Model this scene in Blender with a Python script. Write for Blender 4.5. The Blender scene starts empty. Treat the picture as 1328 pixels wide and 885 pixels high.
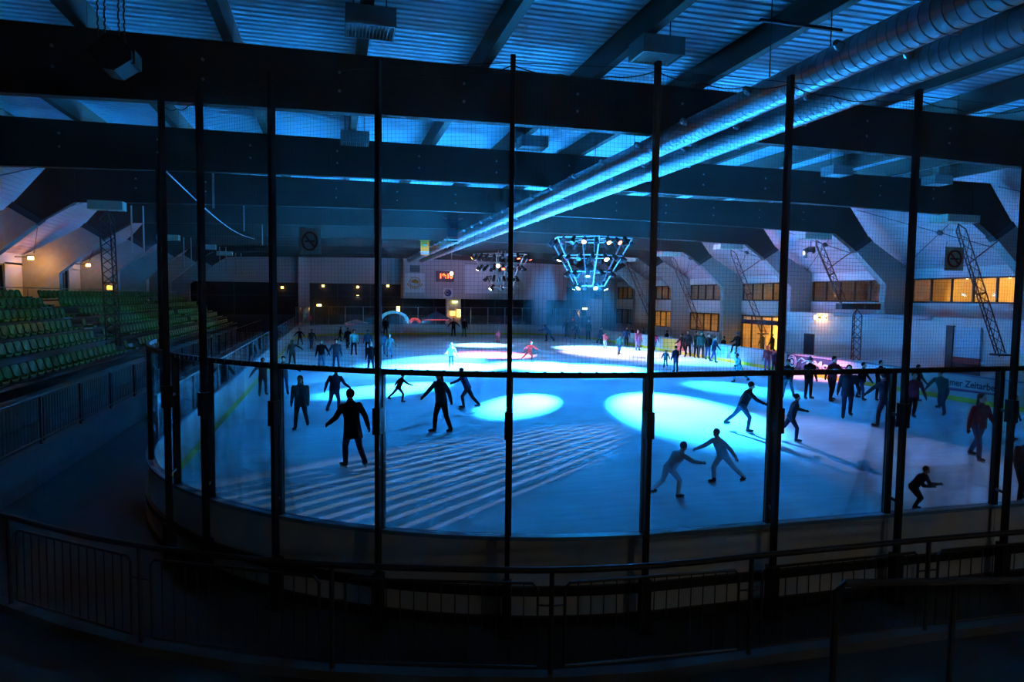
import bpy, bmesh, math, random
import numpy as np
from mathutils import Vector, Matrix, kdtree

random.seed(7)
SC = bpy.context.scene
COL = SC.collection
PI = math.pi
R = math.radians

# ------------------------------------------------------------------ camera
FPX = 885.0
CAM = Vector((0.0, 0.0, 4.3))
YAW, PITCH, ROLL = math.atan(232 / FPX), math.atan(56.5 / FPX), 0.0122
FWD = Vector((math.sin(YAW) * math.cos(PITCH), math.cos(YAW) * math.cos(PITCH), -math.sin(PITCH)))
RT0 = Vector((math.cos(YAW), -math.sin(YAW), 0))
UP0 = RT0.cross(FWD)
RT = RT0 * math.cos(ROLL) + UP0 * math.sin(ROLL)
UP = UP0 * math.cos(ROLL) - RT0 * math.sin(ROLL)
cd = bpy.data.cameras.new('camera')
cam = bpy.data.objects.new('camera', cd)
COL.objects.link(cam)
cd.sensor_width = 36
cd.lens = 36 * FPX / 1328
cd.clip_start = 0.05
cd.clip_end = 400
cam.matrix_world = Matrix(((RT.x, UP.x, -FWD.x, CAM.x), (RT.y, UP.y, -FWD.y, CAM.y), (RT.z, UP.z, -FWD.z, CAM.z), (0, 0, 0, 1)))
SC.camera = cam

# ------------------------------------------------------------------ world and exposure
w = bpy.data.worlds.new('world')
SC.world = w
w.use_nodes = True
w.node_tree.nodes['Background'].inputs[0].default_value = (0.05, 0.25, 0.6, 1)
w.node_tree.nodes['Background'].inputs[1].default_value = 0.0015
SC.view_settings.view_transform = 'Standard'
SC.view_settings.look = 'None'
SC.view_settings.exposure = 0.0
SC.view_settings.gamma = 1.0
SC.view_settings.use_curve_mapping = False
SC.cycles.use_denoising = True
SC.cycles.max_bounces = 6
SC.cycles.transparent_max_bounces = 24
SC.cycles.sample_clamp_indirect = 60.0
BLUE_WASH = 0.5      # blue flood lamps of the two rigs
POOL = 12.0           # white pools of the two rigs
FLOOD = 0.085           # louvred floodlight on the right


# ------------------------------------------------------------------ pixel helpers (a pixel gives a direction, a plane the distance)
def ray(x, y):
    return (FWD + RT * ((x - 664) / FPX) - UP * ((y - 442.5) / FPX))


def at_z(x, y, z=0.0):
    d = ray(x, y)
    return CAM + d * ((z - CAM.z) / d.z)


def at_y(x, y, Y):
    d = ray(x, y)
    return CAM + d * ((Y - CAM.y) / d.y)


def at_x(x, y, X):
    d = ray(x, y)
    return CAM + d * ((X - CAM.x) / d.x)


def proj(p):
    v = Vector(p) - CAM
    d = v.dot(FWD)
    return 664 + FPX * v.dot(RT) / d, 442.5 - FPX * v.dot(UP) / d, d


# ------------------------------------------------------------------ materials
MATS = {}


def mat(name, col, rough=0.6, metal=0.0, var=0.15, scale=6.0, bump=0.0, emit=None, estr=0.0, spec=0.5, stretch=None, bscale=None):
    if name in MATS:
        return MATS[name]
    m = bpy.data.materials.new(name)
    m.use_nodes = True
    nt = m.node_tree
    b = nt.nodes['Principled BSDF']
    b.inputs['Roughness'].default_value = rough
    b.inputs['Metallic'].default_value = metal
    b.inputs['Specular IOR Level'].default_value = spec
    tc = nt.nodes.new('ShaderNodeTexCoord')
    mp = nt.nodes.new('ShaderNodeMapping')
    if stretch:
        mp.inputs['Scale'].default_value = stretch
    nt.links.new(tc.outputs['Object'], mp.inputs[0])
    nz = nt.nodes.new('ShaderNodeTexNoise')
    nz.inputs['Scale'].default_value = scale
    nz.inputs['Detail'].default_value = 4
    nt.links.new(mp.outputs[0], nz.inputs[0])
    mx = nt.nodes.new('ShaderNodeMix')
    mx.data_type = 'RGBA'
    mx.inputs[6].default_value = tuple(c * (1 - var) for c in col) + (1,)
    mx.inputs[7].default_value = tuple(min(1, c * (1 + var)) for c in col) + (1,)
    nt.links.new(nz.outputs[0], mx.inputs[0])
    nt.links.new(mx.outputs[2], b.inputs['Base Color'])
    if bump:
        bn = nt.nodes.new('ShaderNodeBump')
        bn.inputs['Strength'].default_value = bump
        bn.inputs['Distance'].default_value = 0.02
        src = nz
        if bscale:
            src = nt.nodes.new('ShaderNodeTexNoise')
            src.inputs['Scale'].default_value = bscale
            nt.links.new(mp.outputs[0], src.inputs[0])
        nt.links.new(src.outputs[0], bn.inputs['Height'])
        nt.links.new(bn.outputs[0], b.inputs['Normal'])
    if emit:
        b.inputs['Emission Color'].default_value = tuple(emit) + (1,)
        b.inputs['Emission Strength'].default_value = estr
    MATS[name] = m
    return m


def glass_mat(name, tint=(1, 1, 1), refl=0.6):
    m = bpy.data.materials.new(name)
    m.use_nodes = True
    nt = m.node_tree
    nt.nodes.remove(nt.nodes['Principled BSDF'])
    out = nt.nodes['Material Output']
    tr = nt.nodes.new('ShaderNodeBsdfTransparent')
    tr.inputs[0].default_value = tuple(tint) + (1,)
    gl = nt.nodes.new('ShaderNodeBsdfGlossy')
    gl.inputs['Roughness'].default_value = 0.03
    fr = nt.nodes.new('ShaderNodeFresnel')
    fr.inputs[0].default_value = 1.45
    nz = nt.nodes.new('ShaderNodeTexNoise')
    nz.inputs['Scale'].default_value = 3
    ml = nt.nodes.new('ShaderNodeMath')
    ml.operation = 'MULTIPLY'
    ml2 = nt.nodes.new('ShaderNodeMath')
    ml2.operation = 'MULTIPLY'
    ml2.inputs[1].default_value = refl * 2
    nt.links.new(nz.outputs[0], ml2.inputs[0])
    nt.links.new(fr.outputs[0], ml.inputs[0])
    nt.links.new(ml2.outputs[0], ml.inputs[1])
    ms = nt.nodes.new('ShaderNodeMixShader')
    nt.links.new(ml.outputs[0], ms.inputs[0])
    nt.links.new(tr.outputs[0], ms.inputs[1])
    nt.links.new(gl.outputs[0], ms.inputs[2])
    nt.links.new(ms.outputs[0], out.inputs[0])
    MATS[name] = m
    return m


def ice_mat():
    m = bpy.data.materials.new('ice')
    m.use_nodes = True
    nt = m.node_tree
    b = nt.nodes['Principled BSDF']
    tc = nt.nodes.new('ShaderNodeTexCoord')
    mp = nt.nodes.new('ShaderNodeMapping')
    mp.inputs['Scale'].default_value = (0.35, 2.2, 1)
    nt.links.new(tc.outputs['Object'], mp.inputs[0])
    n1 = nt.nodes.new('ShaderNodeTexNoise')
    n1.inputs['Scale'].default_value = 2.2
    n1.inputs['Detail'].default_value = 9
    n1.inputs['Roughness'].default_value = 0.68
    nt.links.new(mp.outputs[0], n1.inputs[0])
    n2 = nt.nodes.new('ShaderNodeTexNoise')
    n2.inputs['Scale'].default_value = 0.35
    n2.inputs['Detail'].default_value = 5
    nt.links.new(tc.outputs['Object'], n2.inputs[0])
    ad = nt.nodes.new('ShaderNodeMath')
    ad.operation = 'MULTIPLY'
    nt.links.new(n1.outputs[0], ad.inputs[0])
    nt.links.new(n2.outputs[0], ad.inputs[1])
    cr = nt.nodes.new('ShaderNodeValToRGB')
    cr.color_ramp.elements[0].position = 0.12
    cr.color_ramp.elements[0].color = (0.42, 0.60, 0.66, 1)
    cr.color_ramp.elements[1].position = 0.38
    cr.color_ramp.elements[1].color = (0.64, 0.86, 0.92, 1)
    nt.links.new(ad.outputs[0], cr.inputs[0])
    nt.links.new(cr.outputs[0], b.inputs['Base Color'])
    rr = nt.nodes.new('ShaderNodeMapRange')
    rr.inputs[1].default_value = 0.3
    rr.inputs[2].default_value = 0.7
    rr.inputs[3].default_value = 0.42
    rr.inputs[4].default_value = 0.7
    b.inputs['Specular IOR Level'].default_value = 0.015
    nt.links.new(n1.outputs[0], rr.inputs[0])
    nt.links.new(rr.outputs[0], b.inputs['Roughness'])
    bn = nt.nodes.new('ShaderNodeBump')
    bn.inputs['Strength'].default_value = 0.25
    bn.inputs['Distance'].default_value = 0.01
    nt.links.new(n1.outputs[0], bn.inputs['Height'])
    nt.links.new(bn.outputs[0], b.inputs['Normal'])
    MATS['ice'] = m
    return m


def wood_mat():
    m = bpy.data.materials.new('glulam')
    m.use_nodes = True
    nt = m.node_tree
    b = nt.nodes['Principled BSDF']
    b.inputs['Roughness'].default_value = 0.7
    tc = nt.nodes.new('ShaderNodeTexCoord')
    mp = nt.nodes.new('ShaderNodeMapping')
    mp.inputs['Scale'].default_value = (0.15, 1, 1)
    nt.links.new(tc.outputs['Object'], mp.inputs[0])
    wv = nt.nodes.new('ShaderNodeTexWave')
    wv.wave_type = 'BANDS'
    wv.bands_direction = 'Z'
    wv.inputs['Scale'].default_value = 7.5
    wv.inputs['Distortion'].default_value = 0.6
    nz = nt.nodes.new('ShaderNodeTexNoise')
    nz.inputs['Scale'].default_value = 5
    nz.inputs['Detail'].default_value = 6
    nt.links.new(mp.outputs[0], wv.inputs[0])
    nt.links.new(mp.outputs[0], nz.inputs[0])
    ml = nt.nodes.new('ShaderNodeMath')
    ml.operation = 'MULTIPLY'
    nt.links.new(wv.outputs[1], ml.inputs[0])
    nt.links.new(nz.outputs[0], ml.inputs[1])
    cr = nt.nodes.new('ShaderNodeValToRGB')
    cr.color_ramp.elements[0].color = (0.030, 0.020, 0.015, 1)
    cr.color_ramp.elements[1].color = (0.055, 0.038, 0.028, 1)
    nt.links.new(ml.outputs[0], cr.inputs[0])
    nt.links.new(cr.outputs[0], b.inputs['Base Color'])
    MATS['glulam'] = m
    return m


ICE = ice_mat()
WOOD = wood_mat()
GLASS = glass_mat('rink_glass', (0.93, 0.96, 0.98), 0.5)
WGLASS = glass_mat('window_glass', (0.95, 0.95, 0.95), 0.35)
BOARD = mat('board_plastic', (0.44, 0.45, 0.46), 0.4, var=0.08, scale=3)
KICK = mat('kick_plastic', (0.55, 0.50, 0.03), 0.45)
CAP = mat('cap_rail_blue', (0.10, 0.20, 0.30), 0.4)
BLACKMET = mat('black_steel', (0.020, 0.020, 0.022), 0.45, 0.3)
GALV = mat('galvanised_steel', (0.32, 0.33, 0.34), 0.45, 0.8, var=0.2, scale=9)
DULLRAIL = mat('dull_railing_steel', (0.055, 0.055, 0.06), 0.5, 0.6, var=0.2, scale=9)
NETM = mat('net_cord', (0.03, 0.03, 0.035), 0.9)
CONC = mat('concrete', (0.30, 0.29, 0.28), 0.85, var=0.2, scale=4, bump=0.2)
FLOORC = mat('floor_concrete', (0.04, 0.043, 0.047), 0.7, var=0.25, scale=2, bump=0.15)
PAINTW = mat('white_paint', (0.62, 0.60, 0.60), 0.7, var=0.06)
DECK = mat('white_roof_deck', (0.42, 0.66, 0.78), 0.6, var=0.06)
PURL = mat('purlin_timber', (0.10, 0.075, 0.06), 0.7, var=0.25, stretch=(1, 0.1, 1))
DUCT = mat('spiral_duct_steel', (0.36, 0.37, 0.39), 0.38, 0.85, var=0.12, scale=5)
DARK = mat('dark_frame', (0.03, 0.03, 0.035), 0.5)
GREY = mat('grey_enamel', (0.22, 0.23, 0.23), 0.5)
WARMWALL = mat('warm_render', (0.55, 0.47, 0.38), 0.85, var=0.1)
SEATG = mat('seat_plastic', (0.035, 0.135, 0.018), 0.3)
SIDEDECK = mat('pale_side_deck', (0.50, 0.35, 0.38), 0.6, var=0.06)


# ------------------------------------------------------------------ mesh builder
class MB:
    def __init__(self):
        self.v = []
        self.f = []
        self.m = []

    def add(self, vs, fs, mi=0):
        n = len(self.v)
        self.v += [tuple(p) for p in vs]
        self.f += [tuple(i + n for i in f) for f in fs]
        self.m += [mi] * len(fs)
        return self

    def box(self, c, s, rz=0.0, mi=0):
        cx, cy, cz = c
        hx, hy, hz = s[0] / 2, s[1] / 2, s[2] / 2
        ca, sa = math.cos(rz), math.sin(rz)
        vs = []
        for z in (-hz, hz):
            for x, y in ((-hx, -hy), (hx, -hy), (hx, hy), (-hx, hy)):
                vs.append((cx + x * ca - y * sa, cy + x * sa + y * ca, cz + z))
        return self.add(vs, [(0, 3, 2, 1), (4, 5, 6, 7), (0, 1, 5, 4), (1, 2, 6, 5), (2, 3, 7, 6), (3, 0, 4, 7)], mi)

    def bar(self, p, q, wx, wz, mi=0):
        """rectangular bar between two points"""
        p, q = Vector(p), Vector(q)
        d = (q - p).normalized()
        a = d.cross(Vector((0, 0, 1)))
        a = Vector((1, 0, 0)) if a.length < 1e-4 else a.normalized()
        b = a.cross(d)
        vs = []
        for e in (p, q):
            for i, j in ((-1, -1), (1, -1), (1, 1), (-1, 1)):
                vs.append(e + a * (i * wx / 2) + b * (j * wz / 2))
        return self.add(vs, [(0, 3, 2, 1), (4, 5, 6, 7), (0, 1, 5, 4), (1, 2, 6, 5), (2, 3, 7, 6), (3, 0, 4, 7)], mi)

    def tube(self, pts, r, n=8, mi=0, cap=True):
        pts = [Vector(p) for p in pts]
        k = len(pts)
        rs = r if isinstance(r, (list, tuple)) else [r] * k
        vs, fs = [], []
        a = None
        for i, p in enumerate(pts):
            d = (pts[min(i + 1, k - 1)] - pts[max(i - 1, 0)]).normalized()
            if a is None:
                a = d.cross(Vector((0, 0, 1)))
                a = Vector((1, 0, 0)) if a.length < 1e-3 else a.normalized()
            else:
                a = (a - d * a.dot(d)).normalized()
            b = d.cross(a)
            for j in range(n):
                t = 2 * PI * j / n
                vs.append(p + (a * math.cos(t) + b * math.sin(t)) * rs[i])
        for i in range(k - 1):
            for j in range(n):
                fs.append((i * n + j, i * n + (j + 1) % n, (i + 1) * n + (j + 1) % n, (i + 1) * n + j))
        if cap:
            fs.append(tuple(range(n))[::-1])
            fs.append(tuple((k - 1) * n + j for j in range(n)))
        return self.add(vs, fs, mi)

    def prism(self, poly, a0, a1, axis='y', mi=0):
        """extrude a polygon: axis 'y' takes (x,z) points, 'x' takes (y,z), 'z' takes (x,y)"""
        n = len(poly)

        def P(u, v, a):
            return (u, a, v) if axis == 'y' else ((a, u, v) if axis == 'x' else (u, v, a))
        vs = [P(u, v, a0) for u, v in poly] + [P(u, v, a1) for u, v in poly]
        fs = [tuple(range(n)), tuple(range(n, 2 * n))[::-1]]
        fs += [(i, i + n, (i + 1) % n + n, (i + 1) % n) for i in range(n)]
        return self.add(vs, fs, mi)

    def lathe(self, prof, c=(0, 0, 0), n=12, mi=0):
        vs, fs = [], []
        k = len(prof)
        for r, z in prof:
            for j in range(n):
                t = 2 * PI * j / n
                vs.append((c[0] + r * math.cos(t), c[1] + r * math.sin(t), c[2] + z))
        for i in range(k - 1):
            for j in range(n):
                fs.append((i * n + j, i * n + (j + 1) % n, (i + 1) * n + (j + 1) % n, (i + 1) * n + j))
        fs.append(tuple(range(n))[::-1])
        fs.append(tuple((k - 1) * n + j for j in range(n)))
        return self.add(vs, fs, mi)

    def ball(self, c, r, n=10, mi=0):
        k = 6
        prof = [(max(1e-3, r * math.sin(PI * i / k)), -r * math.cos(PI * i / k)) for i in range(k + 1)]
        return self.lathe(prof, c, n, mi)

    def mesh(self, name, *mats, smooth=False):
        me = bpy.data.meshes.new(name)
        me.from_pydata(self.v, [], self.f)
        for m in mats:
            me.materials.append(m)
        if len(mats) > 1:
            me.polygons.foreach_set('material_index', self.m)
        bm = bmesh.new()
        bm.from_mesh(me)
        bmesh.ops.recalc_face_normals(bm, faces=bm.faces)
        bm.to_mesh(me)
        bm.free()
        if smooth:
            me.polygons.foreach_set('use_smooth', [True] * len(me.polygons))
            try:
                me.set_sharp_from_angle(angle=R(40))
            except Exception:
                pass
        return me

    def build(self, name, *mats, parent=None, smooth=False):
        return link(name, self.mesh(name, *mats, smooth=smooth), parent)


def link(name, me, parent=None):
    o = bpy.data.objects.new(name, me)
    COL.objects.link(o)
    if parent is not None:
        o.parent = parent
    return o


def tag(o, label=None, cat=None, group=None, kind=None):
    if label:
        o['label'] = label
    if cat:
        o['category'] = cat
    if group:
        o['group'] = group
    if kind:
        o['kind'] = kind
    return o


def thing(name, label, cat, loc=(0, 0, 0), rz=0.0, group=None):
    o = bpy.data.objects.new(name, None)
    o.empty_display_size = 0.2
    COL.objects.link(o)
    o.location = loc
    o.rotation_euler = (0, 0, rz)
    return tag(o, label, cat, group)


def text_mesh(body, size, material, depth=0.004, bold=0.0):
    cu = bpy.data.curves.new('lettering', 'FONT')
    cu.body = body
    cu.size = size
    cu.extrude = depth
    cu.offset = bold
    cu.align_x = 'CENTER'
    cu.align_y = 'CENTER'
    ob = bpy.data.objects.new('lettering', cu)
    COL.objects.link(ob)
    bpy.context.view_layer.update()
    me = bpy.data.meshes.new_from_object(ob.evaluated_get(bpy.context.evaluated_depsgraph_get()))
    bpy.data.objects.remove(ob)
    me.materials.clear()
    me.materials.append(material)
    return me


def lamp(name, kind, loc, col, power, parent=None, target=None, size=0.1, angle=40, blend=0.5):
    l = bpy.data.lights.new(name, kind)
    l.color = col
    l.energy = power
    l.shadow_soft_size = size
    if kind == 'SPOT':
        l.spot_size = R(angle)
        l.spot_blend = blend
    o = bpy.data.objects.new(name, l)
    COL.objects.link(o)
    o.location = loc
    if target is not None:
        d = Vector(target) - Vector(loc)
        o.rotation_euler = d.to_track_quat('-Z', 'Y').to_euler()
    if parent is not None:
        o.parent = parent
        o.matrix_parent_inverse = parent.matrix_basis.inverted()
    return o


# ------------------------------------------------------------------ rink outline
X0, X1, Y0, Y1, RC = -3.6, 26.4, 8.2, 76.5, 8.0
_pp, _nn = [], []


def _seg(p, q, n):
    L = math.hypot(q[0] - p[0], q[1] - p[1])
    k = int(L / 0.1)
    for i in range(k):
        t = i / k
        _pp.append((p[0] + (q[0] - p[0]) * t, p[1] + (q[1] - p[1]) * t))
        _nn.append(n)


def _arc(c, a0, a1):
    k = int(RC * abs(a1 - a0) / 0.1)
    for i in range(k):
        a = a0 + (a1 - a0) * i / k
        _pp.append((c[0] + RC * math.cos(a), c[1] + RC * math.sin(a)))
        _nn.append((math.cos(a), math.sin(a)))


_seg((X1 - RC, Y0), (X0 + RC, Y0), (0, -1))
_arc((X0 + RC, Y0 + RC), -PI / 2, -PI)
_seg((X0, Y0 + RC), (X0, Y1 - RC), (-1, 0))
_arc((X0 + RC, Y1 - RC), PI, PI / 2)
_seg((X0 + RC, Y1), (X1 - RC, Y1), (0, 1))
_arc((X1 - RC, Y1 - RC), PI / 2, 0)
_seg((X1, Y1 - RC), (X1, Y0 + RC), (1, 0))
_arc((X1 - RC, Y0 + RC), 0, -PI / 2)
RP = np.array(_pp)
RN = np.array(_nn)
RL = np.hypot(*(np.roll(RP, -1, 0) - RP).T)
RS = np.concatenate([[0], np.cumsum(RL)])[:-1]
PERIM = float(RL.sum())


def ring(s, off=0.0):
    i = int(np.searchsorted(RS, s % PERIM, side='right') - 1)
    j = (i + 1) % len(RP)
    t = ((s % PERIM) - RS[i]) / RL[i]
    p = RP[i] * (1 - t) + RP[j] * t
    n = RN[i] * (1 - t) + RN[j] * t
    n = n / np.hypot(*n)
    return Vector((p[0] + n[0] * off, p[1] + n[1] * off, 0)), Vector((n[0], n[1], 0))


def s_at_pixel(x, z, off, lo=0.0, hi=40.0):
    if lo == 0.0 and hi == 40.0:
        hi = min(np.arange(8, 30, 0.02), key=lambda s: proj(tuple(ring(s, off)[0][:2]) + (z,))[0])     # only the part before the tangent
    best = min(np.arange(lo, hi, 0.02), key=lambda s: abs(proj(tuple(ring(s, off)[0][:2]) + (z,))[0] - x))
    return float(best)

# ================================================================== STRUCTURE
XC = 8.3                     # hall axis
BAY = 8.4
FY = [7.4 + BAY * k for k in range(9)]       # portal frames 7.4 ... 74.6
YFAR = 83.0
XWR, XWL = XC + 23.9, XC - 23.9

# floor and ice
mb = MB()
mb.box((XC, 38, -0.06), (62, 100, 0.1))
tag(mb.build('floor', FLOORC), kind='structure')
poly = [(float(p[0]), float(p[1])) for p in RP[::4]]
mb = MB()
mb.prism(poly, -0.02, 0.0, 'z')
ice = mb.build('floor_ice', ICE)
tag(ice, 'smooth ice sheet lit blue with white light pools', None, kind='structure')

# roof deck: corrugated sheets, ridges across the hall
ceil = thing('ceiling', None, None)
tag(ceil, kind='structure')
ZD = 10.15
mb = MB()
ys = []
y = -8.0
while y < YFAR + 1:
    for dy, dz in ((0, 0), (0.10, 0), (0.125, 0.035), (0.225, 0.035)):
        ys.append((y + dy, ZD + dz))
    y += 0.25
xa, xb = XC - 19.7, XC + 19.7
vs, fs = [], []
for yy, zz in ys:
    vs += [(xa, yy, zz), (xb, yy, zz)]
for i in range(len(ys) - 1):
    fs.append((2 * i, 2 * i + 1, 2 * i + 3, 2 * i + 2))
mb.add(vs, fs)
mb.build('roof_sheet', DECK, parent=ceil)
for sg in (-1, 1):           # sloping side sheets, ridges along the hall
    mb = MB()
    n = 26
    prof = []
    for i in range(n + 1):
        for f0, o in ((0.0, 0), (0.4, 0), (0.5, 0.03), (0.9, 0.03)):
            t = (i + f0) / (n + 1)
            prof.append((XC + sg * (19.6 + 4.4 * t), ZD - 4.05 * t + o))
    vs, fs = [], []
    for x, z in prof:
        vs += [(x, -8, z), (x, YFAR + 1, z)]
    for i in range(len(prof) - 1):
        fs.append((2 * i, 2 * i + 1, 2 * i + 3, 2 * i + 2))
    mb.add(vs, fs)
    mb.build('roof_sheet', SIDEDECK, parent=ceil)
# purlins, one timber per bay and line
pm = {}
edges = [-1.0] + FY + [YFAR]
for k in range(-4, 10):
    px = 0.64 + 2.75 * k
    for i in range(len(edges) - 1):
        L = edges[i + 1] - edges[i] - 0.02
        key = round(L, 2)
        if key not in pm:
            m_ = MB()
            m_.box((0, 0, 0), (0.2, L, 0.56))
            pm[key] = m_.mesh('purlin', PURL)
        o = link('purlin', pm[key], ceil)
        o.location = (px, (edges[i] + edges[i + 1]) / 2, ZD - 0.29)

# portal frames
ORD = ['overhead', 'nearest', 'second', 'third', 'fourth', 'fifth', 'sixth', 'seventh', 'farthest']


def beam_bottom(x):
    return 8.36 - 0.30 * ((x - XC) / 18.7) ** 2


for k, fy in enumerate(FY):
    lab = ['portal frame overhead, its timber beam cutting the top corner above the ducts',
           'nearest portal frame with dark glulam beam crossing in front of the post tops',
           'second portal frame from the camera with dark glulam beam',
           'third portal frame from the camera, beam behind the net',
           'fourth portal frame from the camera with the dark jersey before it',
           'fifth portal frame from the camera, beam greenish in the net',
           'sixth portal frame from the camera, near the far light rig',
           'seventh portal frame from the camera, brownish beam over the far ice',
           'farthest portal frame just in front of the end wall'][k]
    fr = thing('portal_frame', lab, 'roof frame', (XC, fy, 0), group='glulam portal frames of the hall')
    xs = [-18.7 + 37.4 * i / 16 for i in range(17)]
    poly = [(x, beam_bottom(XC + x)) for x in xs] + [(19.6, 9.56), (-19.6, 9.56)]
    mb = MB()
    mb.prism(poly, -0.13, 0.13)
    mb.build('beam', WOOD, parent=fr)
    for bx in range(-6, 7):                       # bolts on the beam faces
        if k <= 3:
            for z in (8.75, 9.15):
                mb = MB()
                mb.tube([(bx * 2.75 + 0.1, -0.155, z), (bx * 2.75 + 0.1, -0.13, z)], 0.035, 6)
                mb.build('bolt', GALV, parent=fr)
    for sg in (-1, 1):
        mb = MB()
        mb.prism([(sg * 18.7, 8.06), (sg * 20.0, 7.22), (sg * 21.0, 7.85), (sg * 19.6, 9.56), (sg * 18.7, 9.3)], -0.16, 0.16)
        mb.build('haunch', WOOD, parent=fr)
        mb = MB()
        mb.prism([(sg * 19.9, 7.25), (sg * 20.15, 7.05), (sg * 21.2, 7.7), (sg * 20.95, 7.95)], -0.2, 0.2)
        mb.build('hinge', DARK, parent=fr)
        mb = MB()
        zc0 = 3.46 if sg < 0 and 12 < fy < 64 else 0.0
        mb.prism([(sg * 20.1, 7.1), (sg * 22.2, 5.28), (sg * 22.2, zc0), (sg * 23.95, zc0), (sg * 23.95, 6.1), (sg * 21.1, 7.72)], -0.24, 0.24)
        mb.build('column', CONC, parent=fr)

# cross bracing of the sloping roof bays
for sg in (-1, 1):
    for k in range(1, 8):
        if sg < 0 and k > 5:
            continue
        a, b = FY[k] + 0.3, FY[k + 1] - 0.3
        side = 'right' if sg > 0 else 'left'
        t = thing('cross_brace', 'steel cross brace with disc under the %s roof slope, %s bay from the camera' % (side, ORD[k + 1] if k < 7 else 'last'),
                  'brace', (XC + sg * 21.6, (a + b) / 2, 7.85), group='roof cross braces')
        h = (b - a) / 2
        for u, v in ((-1, -1), (1, -1), (1, 1), (-1, 1)):
            mb = MB()
            mb.tube([(0, 0, 0), (sg * v * 1.7, u * h, -v * 1.55)], 0.018, 6)
            mb.build('rod', DARK, parent=t)
        mb = MB()
        mb.tube([(-0.03 * sg, 0, -0.03), (0.03 * sg, 0, 0.03)], 0.16, 12)
        mb.build('disc', DARK, parent=t)

# -------------------------------------------------------------- right wall
WR = XWR
mb = MB()
mb.box((WR + 0.1, (YFAR + 2) / 2, 5.93), (0.25, YFAR + 4, 0.55))          # lintel
mb.box((WR + 0.1, (YFAR + 2) / 2, 3.72), (0.25, YFAR + 4, 1.10))          # spandrel
mb.box((WR - 0.9, 19.7, 1.775), (1.8, 42.4, 3.55))                          # ground floor, near solid part (Y -1.5..32.5)
mb.box((WR + 0.1, YFAR - 4, 1.6), (0.25, 16.8, 3.2))                      # far end
for a, b in ((49.4, 57.8), (57.8, 66.2)):
    mb.box((WR + 0.1, (a + b) / 2, 0.75), (0.25, 8.4, 1.5))
    mb.box((WR + 0.1, a + 1.0, 2.3), (0.25, 2.0, 1.7))
wr = mb.build('wall_right', PAINTW)
tag(wr, kind='structure')
# rooms behind the right wall
mb = MB()
mb.box((WR + 4.6, 42, 3.15), (0.2, 92, 6.2))
mb.box((WR + 2.4, 42, 3.2), (4.4, 92, 0.2))
mb.box((WR + 2.4, 42, 6.25), (4.8, 92, 0.2))
for fy in FY:
    mb.box((WR + 2.4, fy, 3.1), (4.2, 0.2, 6.0))
tag(mb.build('wall_back_rooms', WARMWALL), kind='structure')
WARM = (1.0, 0.53, 0.09)
wn = 0


def window(y0, y1, z0, z1, panes, name_lab, X=None, fm=DARK):
    global wn
    wn += 1
    X = WR + 0.08 if X is None else X
    t = thing('window_%d' % wn, None, None, (X, y0, z0))
    tag(t, name_lab, None, kind='structure')
    W, H = y1 - y0, z1 - z0
    mb = MB()
    for z in (0.04, H - 0.04):
        mb.box((0, W / 2, z), (0.12, W, 0.09))
    for yy in (0.04, W - 0.04):
        mb.box((0, yy, H / 2), (0.12, 0.08, H))
    mb.build('window_frame', fm, parent=t)
    pw = W / panes
    for i in range(panes):
        if i:
            m2 = MB()
            m2.box((0, i * pw, H / 2), (0.11, 0.08, H - 0.1))
            m2.build('mullion', fm, parent=t)
        m2 = MB()
        m2.box((0, (i + 0.5) * pw, H / 2), (0.012, pw - 0.08, H - 0.1))
        m2.build('pane', WGLASS, parent=t)
    return t


UPW = {1: 900, 2: 800, 3: 420, 4: 380, 5: 420, 6: 300, 7: 300}       # lamp power behind each upper window strip
for k in range(0, 8):
    a, b = FY[k] + 0.3, FY[k + 1] - 0.3
    window(a, b, 4.28, 5.66, 6, '%s strip window along the upper right wall' % ('bright yellow' if k == 2 else 'dim'))
def room_lamp(x, y, z, power, name, label, r=0.09):
    t = thing(name, label, 'lamp', (x, y, z), group='lamps in the rooms on the right')
    mb = MB()
    mb.ball((0, 0, 0), r)
    mb.build('bulb', mat('warm_bulb', (1, 0.8, 0.5), emit=(1.0, 0.62, 0.22), estr=14), parent=t, smooth=True)
    mb = MB()
    mb.tube([(0, 0, r), (0, 0, 0.42)], 0.012, 6)
    mb.build('rod', DARK, parent=t)
    lamp('bulb_light', 'SPOT', (x, y, z - 0.16), WARM, power, parent=t, target=(x + 1.0, y, z - 0.55), size=0.1, angle=150, blend=0.4)
    return t


for k, pw in UPW.items():
    a = FY[k]
    if k == 2:
        for j, (dy, nm) in enumerate(((1.6, 'nearest the edge of the picture'), (4.1, 'in the middle of the room'), (6.6, 'by the concrete column'))):
            room_lamp(WR + 2.3, a + dy, 5.72, pw / 3, 'pendant_lamp', 'glowing pendant lamp behind the bright yellow upper window, ' + nm)
    else:
        room_lamp(WR + 3.2, a + (2.2 if k % 2 else 5.8), 5.72, pw, 'pendant_lamp',
                  'small lamp behind the dim upper window of the %s bay' % ORD[k])
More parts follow.
